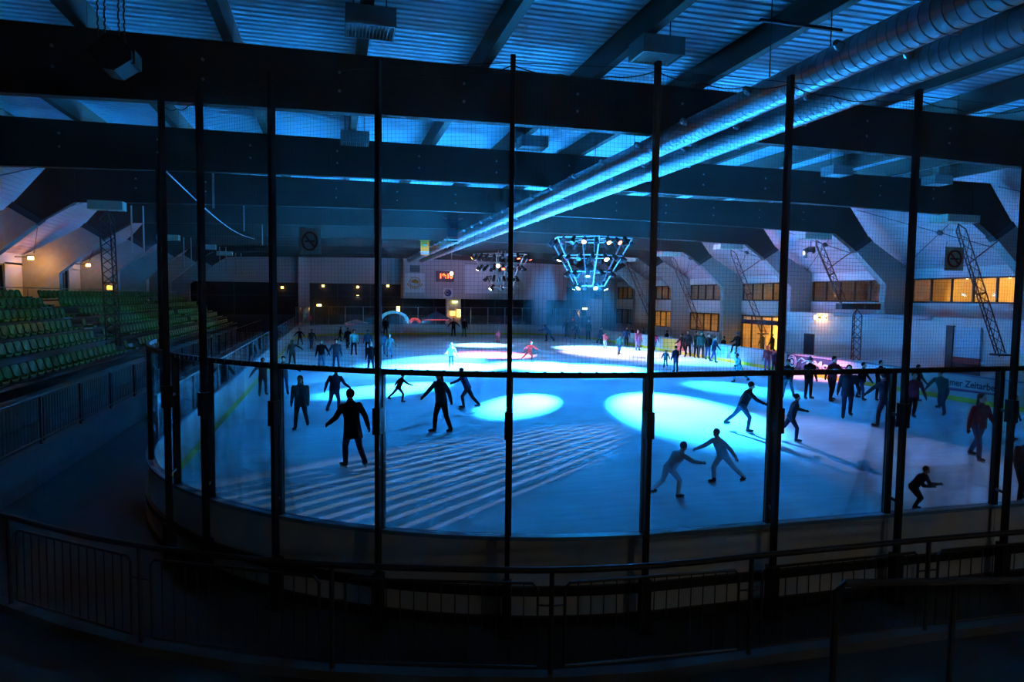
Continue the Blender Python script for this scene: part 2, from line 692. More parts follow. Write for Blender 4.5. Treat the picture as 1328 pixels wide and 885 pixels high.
# ground floor glazing: glass doors (bright) and two rows of windows
gd = window(41.3, 49.1, 0.05, 3.1, 6, 'brightly lit glass doors and panes of the right ground floor')
mb = MB()
mb.box((-0.02, 3.9, 2.55), (0.16, 7.8, 0.34))
mb.build('transom', mat('blue_transom', (0.05, 0.10, 0.25), 0.5), parent=gd)
window(51.5, 57.5, 1.5, 3.12, 5, 'lit ground floor window beside the glass doors')
window(59.9, 65.9, 1.5, 3.12, 5, 'lit ground floor window at the far right')
window(66.5, 74.3, 1.5, 3.12, 5, 'farthest lit ground floor window on the right', X=WR - 0.06)
for y, pw, lb in ((43.4, 4200, 'left'), (46.5, 4600, 'right'), (54.5, 1700, 'a'), (62.5, 2600, 'b')):
    room_lamp(WR + 2.2, y, 2.7, pw, 'pendant_lamp', {
        'left': 'lamp glowing behind the glass doors, nearer the picture edge', 'right': 'lamp glowing behind the glass doors, farther one',
        'a': 'lamp in the ground floor room next to the glass doors', 'b': 'lamp in the ground floor room at the far right'}[lb])

# bay with the wall lamp and the canopy pipe
mb = MB()
mb.box((0, 0, 0), (0.1, 0.9, 2.15))
d = mb.build('door_1', mat('dark_door', (0.05, 0.05, 0.07), 0.5))
d.location = (WR - 1.86, 38.5, 1.08)
tag(d, 'narrow dark door beside the warm wall lamp', None, kind='structure')
d = thing('door_2', None, None, (WR - 1.87, 26.9, 0.35))
tag(d, 'pale blue door panel with dark lower part under the bright window', None, kind='structure')
mb = MB(); mb.box((0, 0, 2.0), (0.08, 1.5, 1.5)); mb.build('door_leaf', mat('pale_blue_panel', (0.35, 0.5, 0.6), 0.5), parent=d)
mb = MB(); mb.box((-0.01, 0, 1.1), (0.1, 1.5, 0.3)); mb.build('band', mat('red_band', (0.30, 0.05, 0.05), 0.5), parent=d)
mb = MB(); mb.box((0, 0, 0.48), (0.08, 1.5, 0.95)); mb.build('lower_leaf', mat('dark_door', (0, 0, 0)), parent=d)
mb = MB(); mb.box((-0.02, 0.95, 1.4), (0.14, 0.4, 2.8)); mb.build('side_post', DARK, parent=d)
t = thing('wall_lamp', 'twin warm wall lamp beside the narrow door on the right wall', 'lamp', (WR - 1.98, 37.4, 3.25))
for dy in (-0.35, 0.35):
    mb = MB()
    mb.lathe([(0.05, -0.14), (0.12, -0.1), (0.14, 0.08), (0.06, 0.14)], (0, dy, 0), 10)
    mb.build('shade', mat('lit_lamp_shade', (1, 0.75, 0.4), emit=(1.0, 0.60, 0.2), estr=9), parent=t, smooth=True)
mb = MB(); mb.box((0.05, 0, 0), (0.06, 1.1, 0.12)); mb.build('bracket', DARK, parent=t)
lamp('lamp_light', 'POINT', (WR - 2.35, 37.4, 3.2), WARM, 35, parent=t, size=0.15)
mb = MB()
mb.tube([(WR - 2.05, 28.9, 3.5), (WR - 2.05, 36.0, 3.5)], 0.12, 12)
tag(mb.build('canopy_roll', mat('pale_canvas', (0.5, 0.5, 0.55), 0.7), smooth=True), 'long pale rolled awning along the right wall under the windows', 'awning')

# -------------------------------------------------------------- left wall with openings between the fins
WL = XWL
wl = thing('wall_left', None, None)
tag(wl, kind='structure')
mb = MB()
mb.box((WL - 0.1, (YFAR + 2) / 2, 5.95), (0.25, YFAR + 4, 0.6))
mb.box((WL - 0.1, (YFAR + 2) / 2, 1.65), (0.25, YFAR + 4, 3.3))
for k in range(1, 9):
    fy = FY[k]
    mb.box((WL - 0.1, fy - 1.2, 4.5), (0.25, 2.0, 2.5))
mb.build('wall_panel', PAINTW, parent=wl)
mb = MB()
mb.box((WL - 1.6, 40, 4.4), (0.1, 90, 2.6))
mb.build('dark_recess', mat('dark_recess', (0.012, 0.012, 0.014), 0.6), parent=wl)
for k in range(1, 7):
    a, b = FY[k] + 0.3, FY[k + 1] - 2.3
    w_ = window(a, b, 3.35, 5.65, 3, 'dark glazing of the left wall, %s bay from the camera' % ORD[k + 1], X=WL - 0.06)
for k in (2, 3, 4):
    y = FY[k + 1] - 1.1
    t = thing('wall_lamp', {2: 'warm wall lamp at the left edge above the stand', 3: 'second warm wall lamp above the stand, left of the lattice mast', 4: 'faint third wall lamp above the stand behind the lattice mast'}[k],
              'lamp', (WL + 0.75, y, 6.0), group='wall lamps above the stand')
    mb = MB(); mb.box((0, 0.0, 0), (0.18, 0.22, 0.15))
    mb.build('lamp_head', mat('amber_lens', (1, 0.7, 0.3), emit=(1.0, 0.50, 0.10), estr=30 if k < 4 else 2), parent=t)
    mb = MB(); mb.bar((-0.7, 0, 0.05), (-0.12, 0, 0.05), 0.05, 0.05); mb.box((0, 0, 0.105), (0.24, 0.28, 0.05))
    mb.build('bracket', DARK, parent=t)
    if k < 4:
        lamp('lamp_light', 'POINT', (WL + 1.15, y + 0.1, 5.75), (1.0, 0.45, 0.10), 40, parent=t, size=0.12)

# -------------------------------------------------------------- far wall
wf = thing('wall_far', None, None)
tag(wf, kind='structure')
PURPW = mat('far_wall_cladding', (0.52, 0.46, 0.46), 0.75, var=0.08)
mb = MB()
mb.box((XC, YFAR, 7.9), (50, 0.3, 4.4))
mb.build('wall_panel', PURPW, parent=wf)
mb = MB(); mb.box((XC, YFAR, 1.0), (50, 0.3, 2.0)); mb.build('plinth', mat('dark_blue_plinth', (0.05, 0.055, 0.075), 0.5), parent=wf)
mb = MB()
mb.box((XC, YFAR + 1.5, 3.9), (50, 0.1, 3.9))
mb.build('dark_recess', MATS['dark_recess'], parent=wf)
for i in range(13):
    mb = MB(); mb.box((XC - 23 + i * 3.8, YFAR - 0.02, 3.85), (0.14, 0.16, 3.7))
    mb.build('mullion', DARK, parent=wf)
mb = MB(); mb.box((XC, YFAR, 4.2), (50, 0.2, 0.2)); mb.build('transom', DARK, parent=wf)
p = at_y(394, 360, YFAR - 1.0)
mb = MB(); mb.box((p.x, YFAR - 0.6, 4.8), (1.2, 0.6, 9.6)); mb.build('pillar', PAINTW, parent=wf)
YB = 79.6
bx0, bx1 = at_y(523, 360, YB).x, at_y(735, 360, YB).x
zb0, zb1 = at_y(600, 388, YB).z, 9.0
mb = MB(); mb.box(((bx0 + bx1) / 2, YB + 1.6, (zb0 + zb1) / 2), (bx1 - bx0, 3.2, zb1 - zb0))
mb.build('overhanging_block', PURPW, parent=wf)
for px in (588, 700):
    q = at_y(px, 400, YB + 0.6)
    mb = MB(); mb.box((q.x, YB + 0.8, zb0 / 2), (1.7, 0.8, zb0)); mb.build('pier', PURPW, parent=wf)
# near wall behind the camera (closes the hall)
mb = MB(); mb.box((XC, -8.2, 5), (50, 0.3, 11))
tag(mb.build('wall_near', PAINTW), kind='structure')

# ================================================================== RINK BOARDS, GLASS, POSTS, NET
ZB = 1.15                    # top of the boards
ZG = 3.32                    # top of the near glass
gpost_px = [233, 277, 366, 497, 660, 835, 995, 1149, 1289]
gs = sorted(s_at_pixel(x, 2.2, 0.0) for x in gpost_px)
joints = sorted(set([round(g, 2) for g in gs]))
s = joints[0] - 1.95
while s > 0.8:
    joints.insert(0, s); s -= 1.95
s_near_lo = joints[0]
s = joints[-1] + 2.0
near_end_s = joints[-1]
while s < PERIM - 1.0 + joints[0]:
    joints.append(s); s += 2.0
boards = thing('rink_boards', 'white rink boards with yellow kick strip and glass shields around the ice', 'rink boards')
S_LEFT0, S_LEFT1 = 26.6, 79.0


def wall_piece(s0, s1, off0, off1, z0, z1, n=4):
    mb = MB()
    vs, fs = [], []
    for i in range(n + 1):
        s_ = s0 + (s1 - s0) * i / n
        for off, z in ((off0, z0), (off1, z0), (off1, z1), (off0, z1)):
            p, _ = ring(s_, off)
            vs.append((p.x, p.y, z))
    for i in range(n):
        a, b = i * 4, i * 4 + 4
        for j in range(4):
            k = (j + 1) % 4
            fs.append((a + j, a + k, b + k, b + j))
    fs += [(3, 2, 1, 0), tuple(n * 4 + j for j in range(4))]
    return mb.add(vs, fs)


def span_kind(sm):
    """which shield stands on the boards here"""
    if sm < near_end_s + 0.2:
        return 'near'
    if sm < near_tan + 0.9:
        return 'near'
    if sm < 81.0:
        return 'left'
    if sm < 116.0:
        return 'far'
    return None


near_tan = s_at_pixel(150, 2.2, 0.0)
N = len(joints)
for i in range(N):
    s0 = joints[i]
    s1 = joints[i + 1] if i + 1 < N else joints[0] + PERIM
    sm = (s0 + s1) / 2
    corner = abs(RN[min(int(np.searchsorted(RS, sm % PERIM)), len(RN) - 1)]).max() < 0.999
    n = 6 if corner else 1
    bp = wall_piece(s0 + 0.006, s1 - 0.006, 0.0, 0.09, 0.0, ZB, n).build('board_panel', BOARD, parent=boards, smooth=True)
    wall_piece(s0, s1, -0.012, 0.0, 0.0, 0.22, n).build('kick_strip', KICK, parent=boards)
    wall_piece(s0, s1, -0.02, 0.13, ZB, ZB + 0.05, n).build('cap_rail', CAP, parent=boards)
    kd = span_kind(sm)
    if kd == 'near' or sm > PERIM - 6:
        wall_piece(s0, s1, 0.09, 0.15, 0.42, 0.54, n).build('outer_rail', BLACKMET, parent=boards)
        wall_piece(s0, s1, 0.09, 0.15, 0.02, 0.14, n).build('outer_rail', BLACKMET, parent=boards)
    if kd:
        zt = {'near': ZG, 'left': 2.14, 'far': 3.1}[kd]
        wall_piece(s0 + 0.05, s1 - 0.05, 0.045, 0.058, ZB + 0.06, zt - 0.03, n).build('glass_pane', GLASS, parent=boards, smooth=True)
        if kd == 'near':
            wall_piece(s0, s1, 0.02, 0.085, zt - 0.05, zt + 0.02, n).build('top_rail', BLACKMET, parent=boards)
        else:
            wall_piece(s0, s1, 0.035, 0.068, zt - 0.03, zt, n).build('top_rail', GALV, parent=boards)
        p, nn = ring(s0, 0.05)
        rz = math.atan2(nn.y, nn.x)
        mb = MB()
        if kd == 'near':
            mb.box((p.x, p.y, (ZB + zt) / 2), (0.09, 0.085, zt - ZB), rz)
        else:
            mb.box((p.x, p.y, (ZB + zt) / 2), (0.05, 0.06, zt - ZB), rz)
        mb.build('glass_post', BLACKMET if kd == 'near' else GALV, parent=boards)

# advertising on the right boards: board faces at X1, facing -X
def board_ad(px0, px1, y0, y1, material, zlo=0.28, zhi=1.1):
    a = at_x(px0, y0, X1 - 0.012)
    b = at_x(px1, y1, X1 - 0.012)
    mb = MB()
    mb.box((X1 - 0.016, (a.y + b.y) / 2, (zlo + zhi) / 2), (0.012, abs(a.y - b.y), zhi - zlo))
    return mb.build('advert_panel', material, parent=boards), (a.y + b.y) / 2, abs(a.y - b.y)


def board_text(body, y, z, size, material, stretch=1.0, bold=0.0):
    o = link('lettering', text_mesh(body, size, material, 0.003, bold), boards)
    # text reads left to right when looking along +X: its x axis runs along -Y
    o.matrix_world = Matrix(((0, 0, -1, X1 - 0.03), (-stretch, 0, 0, y), (0, 1, 0, z), (0, 0, 0, 1)))
    return o


INK = mat('ink_dark', (0.02, 0.02, 0.03), 0.5)
board_ad(1021, 1084, 463, 470, mat('advert_dark_blue', (0.02, 0.05, 0.14), 0.4))
board_ad(1086, 1160, 470, 478, mat('advert_white', (0.75, 0.72, 0.74), 0.4))
board_ad(878, 889, 440, 441, mat('advert_red', (0.45, 0.08, 0.07), 0.4))
board_ad(860, 877, 438, 440, mat('advert_yellow', (0.60, 0.42, 0.04), 0.4))
board_ad(930, 960, 446, 449, mat('advert_cyan', (0.10, 0.35, 0.50), 0.4))
INKW = mat('ink_white', (0.85, 0.85, 0.88), 0.5)
yq = at_x(1069, 470, X1).y
board_text('Mon', yq, 0.68, 0.62, INKW, 1.5, 0.02)
yq = at_x(1097, 472, X1).y
board_text('mfi', yq, 0.72, 0.62, mat('ink_violet', (0.10, 0.05, 0.25), 0.5), 1.3, 0.02)
yq = at_x(1246, 490, X1).y
board_text('mer Zeitarbe', at_x(1261, 492, X1).y, 0.80, 0.40, INK, 1.0, 0.008)
mb = MB()
mb.prism([(at_x(1222, 500, X1).y, 0.42), (at_x(1297, 500, X1).y, 0.52), (at_x(1297, 500, X1).y, 0.58), (at_x(1222, 500, X1).y, 0.56)], X1 - 0.03, X1 - 0.02, 'x')
mb.build('swoosh', mat('ink_purple', (0.22, 0.03, 0.14), 0.5), parent=boards)
# round emblem on the dark advert
ye = at_x(1028, 463, X1).y
mb = MB()
for rr in (0.38, 0.27):
    pts = [(X1 - 0.028, ye + rr * math.cos(a), 0.69 + rr * math.sin(a)) for a in [2 * PI * i / 20 for i in range(21)]]
    mb.tube(pts, 0.03, 5)
mb.ball((X1 - 0.02, ye, 0.69), 0.14)
mb.build('round_emblem', INKW, parent=boards)
for j, px in enumerate((1040, 1047, 1053)):
    yy = at_x(px, 465, X1).y
    mb = MB()
    mb.tube([(X1 - 0.026, yy - 0.35, 0.85), (X1 - 0.026, yy, 0.98 - 0.1 * j), (X1 - 0.026, yy + 0.4, 0.72)], 0.05, 5)
    mb.build('scribble', mat('ink_cyan', (0.1, 0.5, 0.75), 0.5), parent=boards)

# tall net posts outside the boards
POFF = 0.34
tp_px = [207, 213, 262, 354, 490, 661, 845, 1014, 1178, 1320]
tps = []
for x in tp_px[2:]:
    tps.append(s_at_pixel(x, 4.2, POFF))
st_ = s_at_pixel(150, 4.2, POFF)
tps += [s_at_pixel(214, 4.2, POFF), s_at_pixel(208, 4.2, POFF, st_ + 0.3, st_ + 6)]
tps = sorted(tps)
while tps[0] > 2.2:
    tps.insert(0, tps[0] - 1.95)
ZP = 7.22
visible = [t_ for t_ in tps]
for t_ in tps:
    p, nn = ring(t_, POFF)
    px = proj((p.x, p.y, 5))[0]
    if px > 1345 or px < 0:
        lb = 'black net post just outside the picture'
    nm = {0: ''}
    order = sorted([q for q in tps], reverse=True).index(t_) + 1
    words = ['leftmost', 'second', 'third', 'fourth', 'fifth', 'sixth', 'seventh', 'eighth', 'ninth', 'tenth', 'eleventh', 'twelfth', 'thirteenth', 'fourteenth', 'fifteenth', 'sixteenth']
    lab = 'tall black net post, %s' % ('leftmost of the row' if order == 1 else '%s of the row counted from the left' % words[order - 1])
    o = thing('net_post', lab, 'post', (p.x, p.y, 0), math.atan2(nn.y, nn.x), group='tall net posts around the near end')
    mb = MB(); mb.box((0, 0, ZP / 2), (0.085, 0.06, ZP)); mb.build('pole', BLACKMET, parent=o)
    mb = MB(); mb.box((0, 0, 0.02), (0.22, 0.2, 0.04)); mb.box((0.0, 0, 0.35), (0.16, 0.12, 0.7)); mb.build('base_plate', BLACKMET, parent=o)
    mb = MB(); mb.box((0.0, 0, 2.7), (0.14, 0.1, 0.34)); mb.build('clamp', BLACKMET, parent=o)
    # stays to the glass posts
    q, _ = ring(min(gs + joints[:10], key=lambda g: abs(g - t_)), 0.06)
    dx = (q - p)
    ca, sa = nn.x, nn.y
    loc = (dx.x * ca + dx.y * sa, -dx.x * sa + dx.y * ca)
    for z in ((1.45, 2.68) if dx.length < 0.9 else ()):
        mb = MB(); mb.bar((0, 0, z), (loc[0], loc[1], z), 0.03, 0.04); mb.build('stay', BLACKMET, parent=o)

# safety net: one cord grid per field
net = thing('safety_net', 'fine dark safety net stretched between the tall posts above the glass', 'net')
ZN0, ZN1 = ZG + 0.03, 7.12
CELL = 0.05
for i in range(len(tps) - 1):
    a, _ = ring(tps[i], POFF - 0.05)
    b, _ = ring(tps[i + 1], POFF - 0.05)
    if proj((b.x, b.y, 5))[0] > 1420:
        continue
    L = (b - a).length
    u = (b - a) / L
    nrm = Vector((-u.y, u.x, 0))
    mb = MB()
    r = 0.0013
    nv = int(L / CELL)
    nz = int((ZN1 - ZN0) / CELL)

    def strip(p, q, e):
        vs = []
        for c_ in (p, q):
            vs += [c_ + e * r, c_ - e * r * 0.5 + nrm * r, c_ - e * r * 0.5 - nrm * r]
        mb.add(vs, [(0, 1, 4, 3), (1, 2, 5, 4), (2, 0, 3, 5)])
    for j in range(nv + 1):
        c0 = a + u * (L * j / nv)
        strip(Vector((c0.x, c0.y, ZN0)), Vector((c0.x, c0.y, ZN1 - 0.09 * math.sin(PI * j / nv))), u)
    for j in range(nz):
        z = ZN0 + (ZN1 - ZN0 - 0.1) * j / (nz - 1)
        strip(Vector((a.x, a.y, z)), Vector((b.x, b.y, z)), Vector((0, 0, 1)))
    tag(mb.build('net_panel', NETM, parent=net), kind='stuff')
    # slack edge rope and support wire
    pts = [a + u * (L * j / 12) + Vector((0, 0, ZN1 - 0.10 * math.sin(PI * j / 12) - 0.03 * abs(math.sin(PI * j / 4)))) for j in range(13)]
    mb = MB(); mb.tube(pts, 0.007, 5); mb.build('edge_rope', BLACKMET, parent=net)
    mb = MB(); mb.tube([a + Vector((0, 0, ZN1 + 0.03)), b + Vector((0, 0, ZN1 + 0.03))], 0.005, 5); mb.build('support_wire', BLACKMET, parent=net)
    mb = MB(); mb.tube([a + Vector((0, 0, ZN0)), b + Vector((0, 0, ZN0))], 0.008, 5); mb.build('lower_rope', BLACKMET, parent=net)
    for j in range(1, 8):
        c0 = a + u * (L * j / 8)
        mb = MB(); mb.box((c0.x, c0.y, ZN0 - 0.005), (0.03, 0.05, 0.05)); mb.build('clip', BLACKMET, parent=net)

# no-smoking signs hung on the net: thin plastic sheets that let light through
SIGNP = mat('sign_panel', (0.40, 0.45, 0.45), 0.5)
_nt = SIGNP.node_tree
_tl = _nt.nodes.new('ShaderNodeBsdfTranslucent')
_tl.inputs[0].default_value = (0.40, 0.42, 0.42, 1)
_mx = _nt.nodes.new('ShaderNodeMixShader')
_mx.inputs[0].default_value = 0.5
_nt.links.new(_nt.nodes['Principled BSDF'].outputs[0], _mx.inputs[1])
_nt.links.new(_tl.outputs[0], _mx.inputs[2])
_nt.links.new(_mx.outputs[0], _nt.nodes['Material Output'].inputs[0])
def no_smoking(px, py, label):
    s_ = s_at_pixel(px, 4.9, POFF - 0.12)
    p, nn = ring(s_, POFF - 0.12)
    d = ray(px, py)
    tt = (Vector((p.x, p.y, 0)) - Vector((CAM.x, CAM.y, 0))).length / math.hypot(d.x, d.y)
    z = CAM.z + d.z * tt
    o = thing('no_smoking_sign', label, 'sign', (p.x, p.y, z), math.atan2(nn.y, nn.x), group='no smoking signs on the net')
    mb = MB(); mb.box((0, 0, 0), (0.01, 0.34, 0.34)); mb.build('panel', SIGNP, parent=o)
    RED = mat('sign_red', (0.20, 0.02, 0.03), 0.5)
    mb = MB()
    mb.tube([(0.012, 0.115 * math.cos(a), 0.115 * math.sin(a)) for a in [2 * PI * i / 28 for i in range(29)]], 0.013, 6)
    mb.bar((0.012, -0.08, 0.08), (0.012, 0.08, -0.08), 0.012, 0.022)
    mb.build('prohibition_ring', RED, parent=o)
    mb = MB(); mb.box((0.008, 0.0, 0), (0.01, 0.15, 0.022)); mb.build('cigarette', INK, parent=o)
    for sy in (-1, 1):
        mb = MB(); mb.tube([(0, sy * 0.16, 0.17), (0.02, sy * 0.16, 0.24)], 0.004, 4); mb.build('tie', BLACKMET, parent=o)


no_smoking(402, 313, 'grey no smoking sign on the net near the far left pillar')
no_smoking(1237, 336, 'grey no smoking sign on the net before the bright yellow window')

# ================================================================== TERRACE AND RAILINGS (foreground)
ZT = 0.66
rail_px = [(-120, 640), (0, 668), (90, 691), (180, 708), (300, 723), (430, 733), (570, 738), (716, 740), (850, 734), (975, 722), (1090, 711), (1205, 700), (1328, 690), (1450, 681)]
rail = [at_z(x, y, 1.76) for x, y in rail_px]
mb = MB()
edge = [(p.x * 1.0, p.y + 0.06) for p in rail]
poly = edge + [(rail[-1].x + 8, rail[-1].y + 0.06), (rail[-1].x + 8, -8), (rail[0].x - 8, -8), (rail[0].x - 3, rail[0].y + 4)]
mb.prism(poly, 0.0, ZT, 'z')
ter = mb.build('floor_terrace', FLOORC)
tag(ter, kind='structure')
mb = MB()
for i in range(5):
    mb.box((4, 4.2 - i * 1.1 - 4, ZT + 0.2 + i * 0.41 * 0.5), (30, 8.0, 0.4 + i * 0.41))
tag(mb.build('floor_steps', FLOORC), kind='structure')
mb = MB()
for i in range(len(rail) - 1):
    a, b = rail[i], rail[i + 1]
    mb.bar((a.x, a.y, ZT + 0.05), (b.x, b.y, ZT + 0.05), 0.14, 0.1)
tag(mb.build('trim_1', mat('dark_kerb', (0.09, 0.09, 0.095), 0.85)), 'low concrete kerb under the front railing', None, kind='structure')


def smooth_path(pts, n=6):
    out = []
    for i in range(len(pts) - 1):
        p0, p1, p2, p3 = pts[max(i - 1, 0)], pts[i], pts[i + 1], pts[min(i + 2, len(pts) - 1)]
        for j in range(n):
            t = j / n
            out.append(0.5 * ((2 * p1) + (p2 - p0) * t + (2 * p0 - 5 * p1 + 4 * p2 - p3) * t * t + (3 * p1 - p0 - 3 * p2 + p3) * t ** 3))
    return out + [pts[-1]]


gr = thing('guard_railing', 'long curved steel guard railing along the front terrace edge', 'railing')
mb = MB(); mb.tube(smooth_path(rail), 0.03, 10); mb.build('handrail', DULLRAIL, parent=gr, smooth=True)


def on_rail(px):
    return min(smooth_path(rail, 20), key=lambda p: abs(proj(p)[0] - px))


def infill(a, b, zt, zb, parent, bars=12):
    f = MB()
    r = 0.015
    u = (b - a).normalized()
    c = 0.05
    loop = [a + Vector((0, 0, zb)), a + Vector((0, 0, zt - c)), a + u * c + Vector((0, 0, zt)), b - u * c + Vector((0, 0, zt)), b + Vector((0, 0, zt - c)), b + Vector((0, 0, zb)), a + Vector((0, 0, zb))]
    f.tube(loop, r, 6)
    fo = f.build('infill_frame', DULLRAIL, parent=parent)
    for j in range(1, bars):
        c0 = a.lerp(b, j / bars)
        m = MB(); m.tube([c0 + Vector((0, 0, zb)), c0 + Vector((0, 0, zt))], 0.006, 5); m.build('bar', DULLRAIL, parent=fo)


post_px = [12, 180, 430, 716, 975, 1203, 1420]
prev = None
for px in post_px:
    p = on_rail(px)
    mb = MB(); mb.tube([(p.x, p.y, ZT), (p.x, p.y, p.z - 0.02)], 0.024, 8); mb.build('post', DULLRAIL, parent=gr, smooth=True)
    if prev is not None:
        a = Vector((prev.x, prev.y, 0)); b = Vector((p.x, p.y, 0))
        u = (b - a).normalized()
        infill(a + u * 0.13, b - u * 0.13, 1.63, ZT + 0.16, gr, 14)
        for q, sg in ((a, 1), (b, -1)):
            mb = MB(); mb.tube([q + Vector((0, 0, 1.42)), q + u * 0.13 * sg + Vector((0, 0, 1.42))], 0.009, 5); mb.build('stub', DULLRAIL, parent=gr)
    prev = p

# nearer railing on the right
nr = thing('guard_railing', 'short nearer steel railing at the bottom right corner', 'railing')
zn = 2.42
a = at_z(1085, 757, zn); b = at_z(1500, 750, zn)
mb = MB(); mb.tube([a + Vector((0, 0, -1.3)), a + Vector((0, 0, -0.06)), a + (b - a).normalized() * 0.06, b], 0.026, 8); mb.build('handrail', DULLRAIL, parent=nr, smooth=True)
for t_ in (0.36, 0.85):
    c0 = a.lerp(b, t_)
    mb = MB(); mb.tube([(c0.x, c0.y, ZT + 0.3), (c0.x, c0.y, zn)], 0.022, 8); mb.build('post', DULLRAIL, parent=nr, smooth=True)
c0 = at_z(1250, 738, 2.42)
mb = MB(); mb.bar((a.x, a.y, zn - 0.95), (b.x, b.y, zn - 0.9), 0.05, 0.03); mb.build('lower_rail', DULLRAIL, parent=nr)

# ================================================================== SEATING STAND (left)
st = thing('seating_stand', 'stepped seating stand with dark risers along the left side', 'seating stand')
STY0, STY1 = 12.0, 64.0
rows = [(8.5, 1.90), (9.3, 2.42), (10.1, 2.86), (10.9, 3.30), (11.7, 3.72), (12.5, 4.05)]
STEPM = mat('stand_concrete', (0.085, 0.085, 0.085), 0.8, var=0.2)
for i, (x, z) in enumerate(rows):
    zf = z - 0.42
    mb = MB(); mb.box((-x - 0.05, (STY0 + STY1) / 2, zf / 2), (0.8, STY1 - STY0, zf)); mb.build('step', STEPM, parent=st)
    mb = MB(); mb.bar((-x + 0.3, STY0, zf + 0.30), (-x + 0.3, STY1, zf + 0.30), 0.05, 0.07); mb.build('seat_rail', BLACKMET, parent=st)
mb = MB(); mb.box((-14.4, (STY0 + STY1) / 2, 1.72), (2.9, STY1 - STY0, 3.44)); mb.build('upper_walkway', STEPM, parent=st)
mb = MB(); mb.box((-7.2, (STY0 + STY1) / 2, 0.35), (1.5, STY1 - STY0, 0.7)); mb.build('lower_walkway', STEPM, parent=st)
mb = MB(); mb.box((-6.42, 37, 0.43), (0.2, 58, 0.86))
tag(mb.build('wall_stand_front', mat('grey_concrete', (0.13, 0.14, 0.15), 0.85, var=0.2, scale=4)), 'low concrete wall in front of the seating stand', None, kind='structure')
# aisles
for y in (34.0, 50.5):
    for i, (x, z) in enumerate(rows):
        mb = MB(); mb.box((-x + 0.2, y, z - 0.42 - 0.1), (0.4, 1.1, 0.2)); mb.build('aisle_step', CONC, parent=st)
# seat shell
pr = [(0.22, 0.04), (0.20, 0.0), (-0.12, -0.02), (-0.17, 0.02), (-0.23, 0.30), (-0.25, 0.33), (-0.27, 0.30), (-0.20, -0.02), (-0.13, -0.07), (0.20, -0.05), (0.235, 0.0)]
mb = MB()
vs, fs = [], []
K = len(pr)
for yy, sc, up in ((-0.23, 0.97, 0.05), (-0.17, 1, 0.0), (0.17, 1, 0.0), (0.23, 0.97, 0.05)):
    for x, z in pr:
        vs.append((x * sc, yy, z * sc + (up if z < 0.1 else -up * 0.6)))
for i in range(3):
    for j in range(K):
        fs.append((i * K + j, i * K + (j + 1) % K, (i + 1) * K + (j + 1) % K, (i + 1) * K + j))
fs += [tuple(range(K))[::-1], tuple(3 * K + j for j in range(K))]
mb.add(vs, fs)
seat_me = mb.mesh('stadium_seat', SEATG, smooth=True)
spots = []
for i, (x, z) in enumerate(rows[:6]):
    y = 16.0
    while y < 62:
        if not any(abs(y - a_) < 0.75 for a_ in (34.0, 50.5)):
            q = proj((-x, y, z))
            if q[0] > -8 and not (abs(y - 32.0) < 0.75 and 8.4 < x < 10.6):
                spots.append((q[2], -x, y, z, i))
        y += 0.56
spots.sort()
rown = ['front', 'second', 'third', 'fourth', 'fifth', 'top']
for d_, x, y, z, i in spots[:300]:
    o = link('stadium_seat', seat_me)
    o.location = (x, y, z)
    tag(o, 'green plastic seat in the %s row of the left stand' % rown[i], 'seat', 'green seats of the stand, %s row' % rown[i])
mb = MB()
base_v = [tuple(v.co) for v in seat_me.vertices]
base_f = [tuple(p.vertices) for p in seat_me.polygons]
for d_, x, y, z, i in spots[300:]:
    mb.add([(a + x, b + y, c + z) for a, b, c in base_v], base_f)
if len(spots) > 300:
    tag(mb.build('stadium_seats_far', SEATG), 'distant green seats at the far end of the left stand', 'seats', kind='stuff')

# railing on the stand's front wall
sr = thing('stand_railing', 'steel railing on the low wall before the green seats', 'railing')
mb = MB(); mb.tube([(-6.42, 12, 1.95), (-6.42, 66, 1.95)], 0.025, 8); mb.build('handrail', DULLRAIL, parent=sr, smooth=True)
mb = MB(); mb.tube([(-6.42, 12, 0.98), (-6.42, 66, 0.98)], 0.018, 6); mb.build('lower_rail', DULLRAIL, parent=sr, smooth=True)
y = 15.0
while y < 66:
    mb = MB(); mb.box((-6.42, y, 1.4), (0.05, 0.07, 1.1)); mb.build('post', DULLRAIL, parent=sr)
    mb = MB(); mb.box((-6.42, y + 0.16, 1.4), (0.03, 0.04, 1.0)); mb.build('post', DULLRAIL, parent=sr)
    if y < 40:
        for j in range(1, 14):
            mb = MB(); mb.box((-6.42, y + 0.16 + j * 0.165, 1.45), (0.008, 0.008, 0.9)); mb.build('bar', DULLRAIL, parent=sr)
    y += 2.5
# railing along the upper walkway
ur = thing('walkway_railing', 'thin railing along the walkway above the top seat row', 'railing')
for z in (4.46, 4.0):
    mb = MB(); mb.tube([(-13.0, 14, z), (-13.0, 64, z)], 0.022, 6); mb.build('handrail', GALV, parent=ur, smooth=True)
y = 24.0
while y < 64:
    mb = MB(); mb.tube([(-13.0, y, 3.44), (-13.0, y, 4.46)], 0.02, 6); mb.build('post', GALV, parent=ur)
    y += 2.1

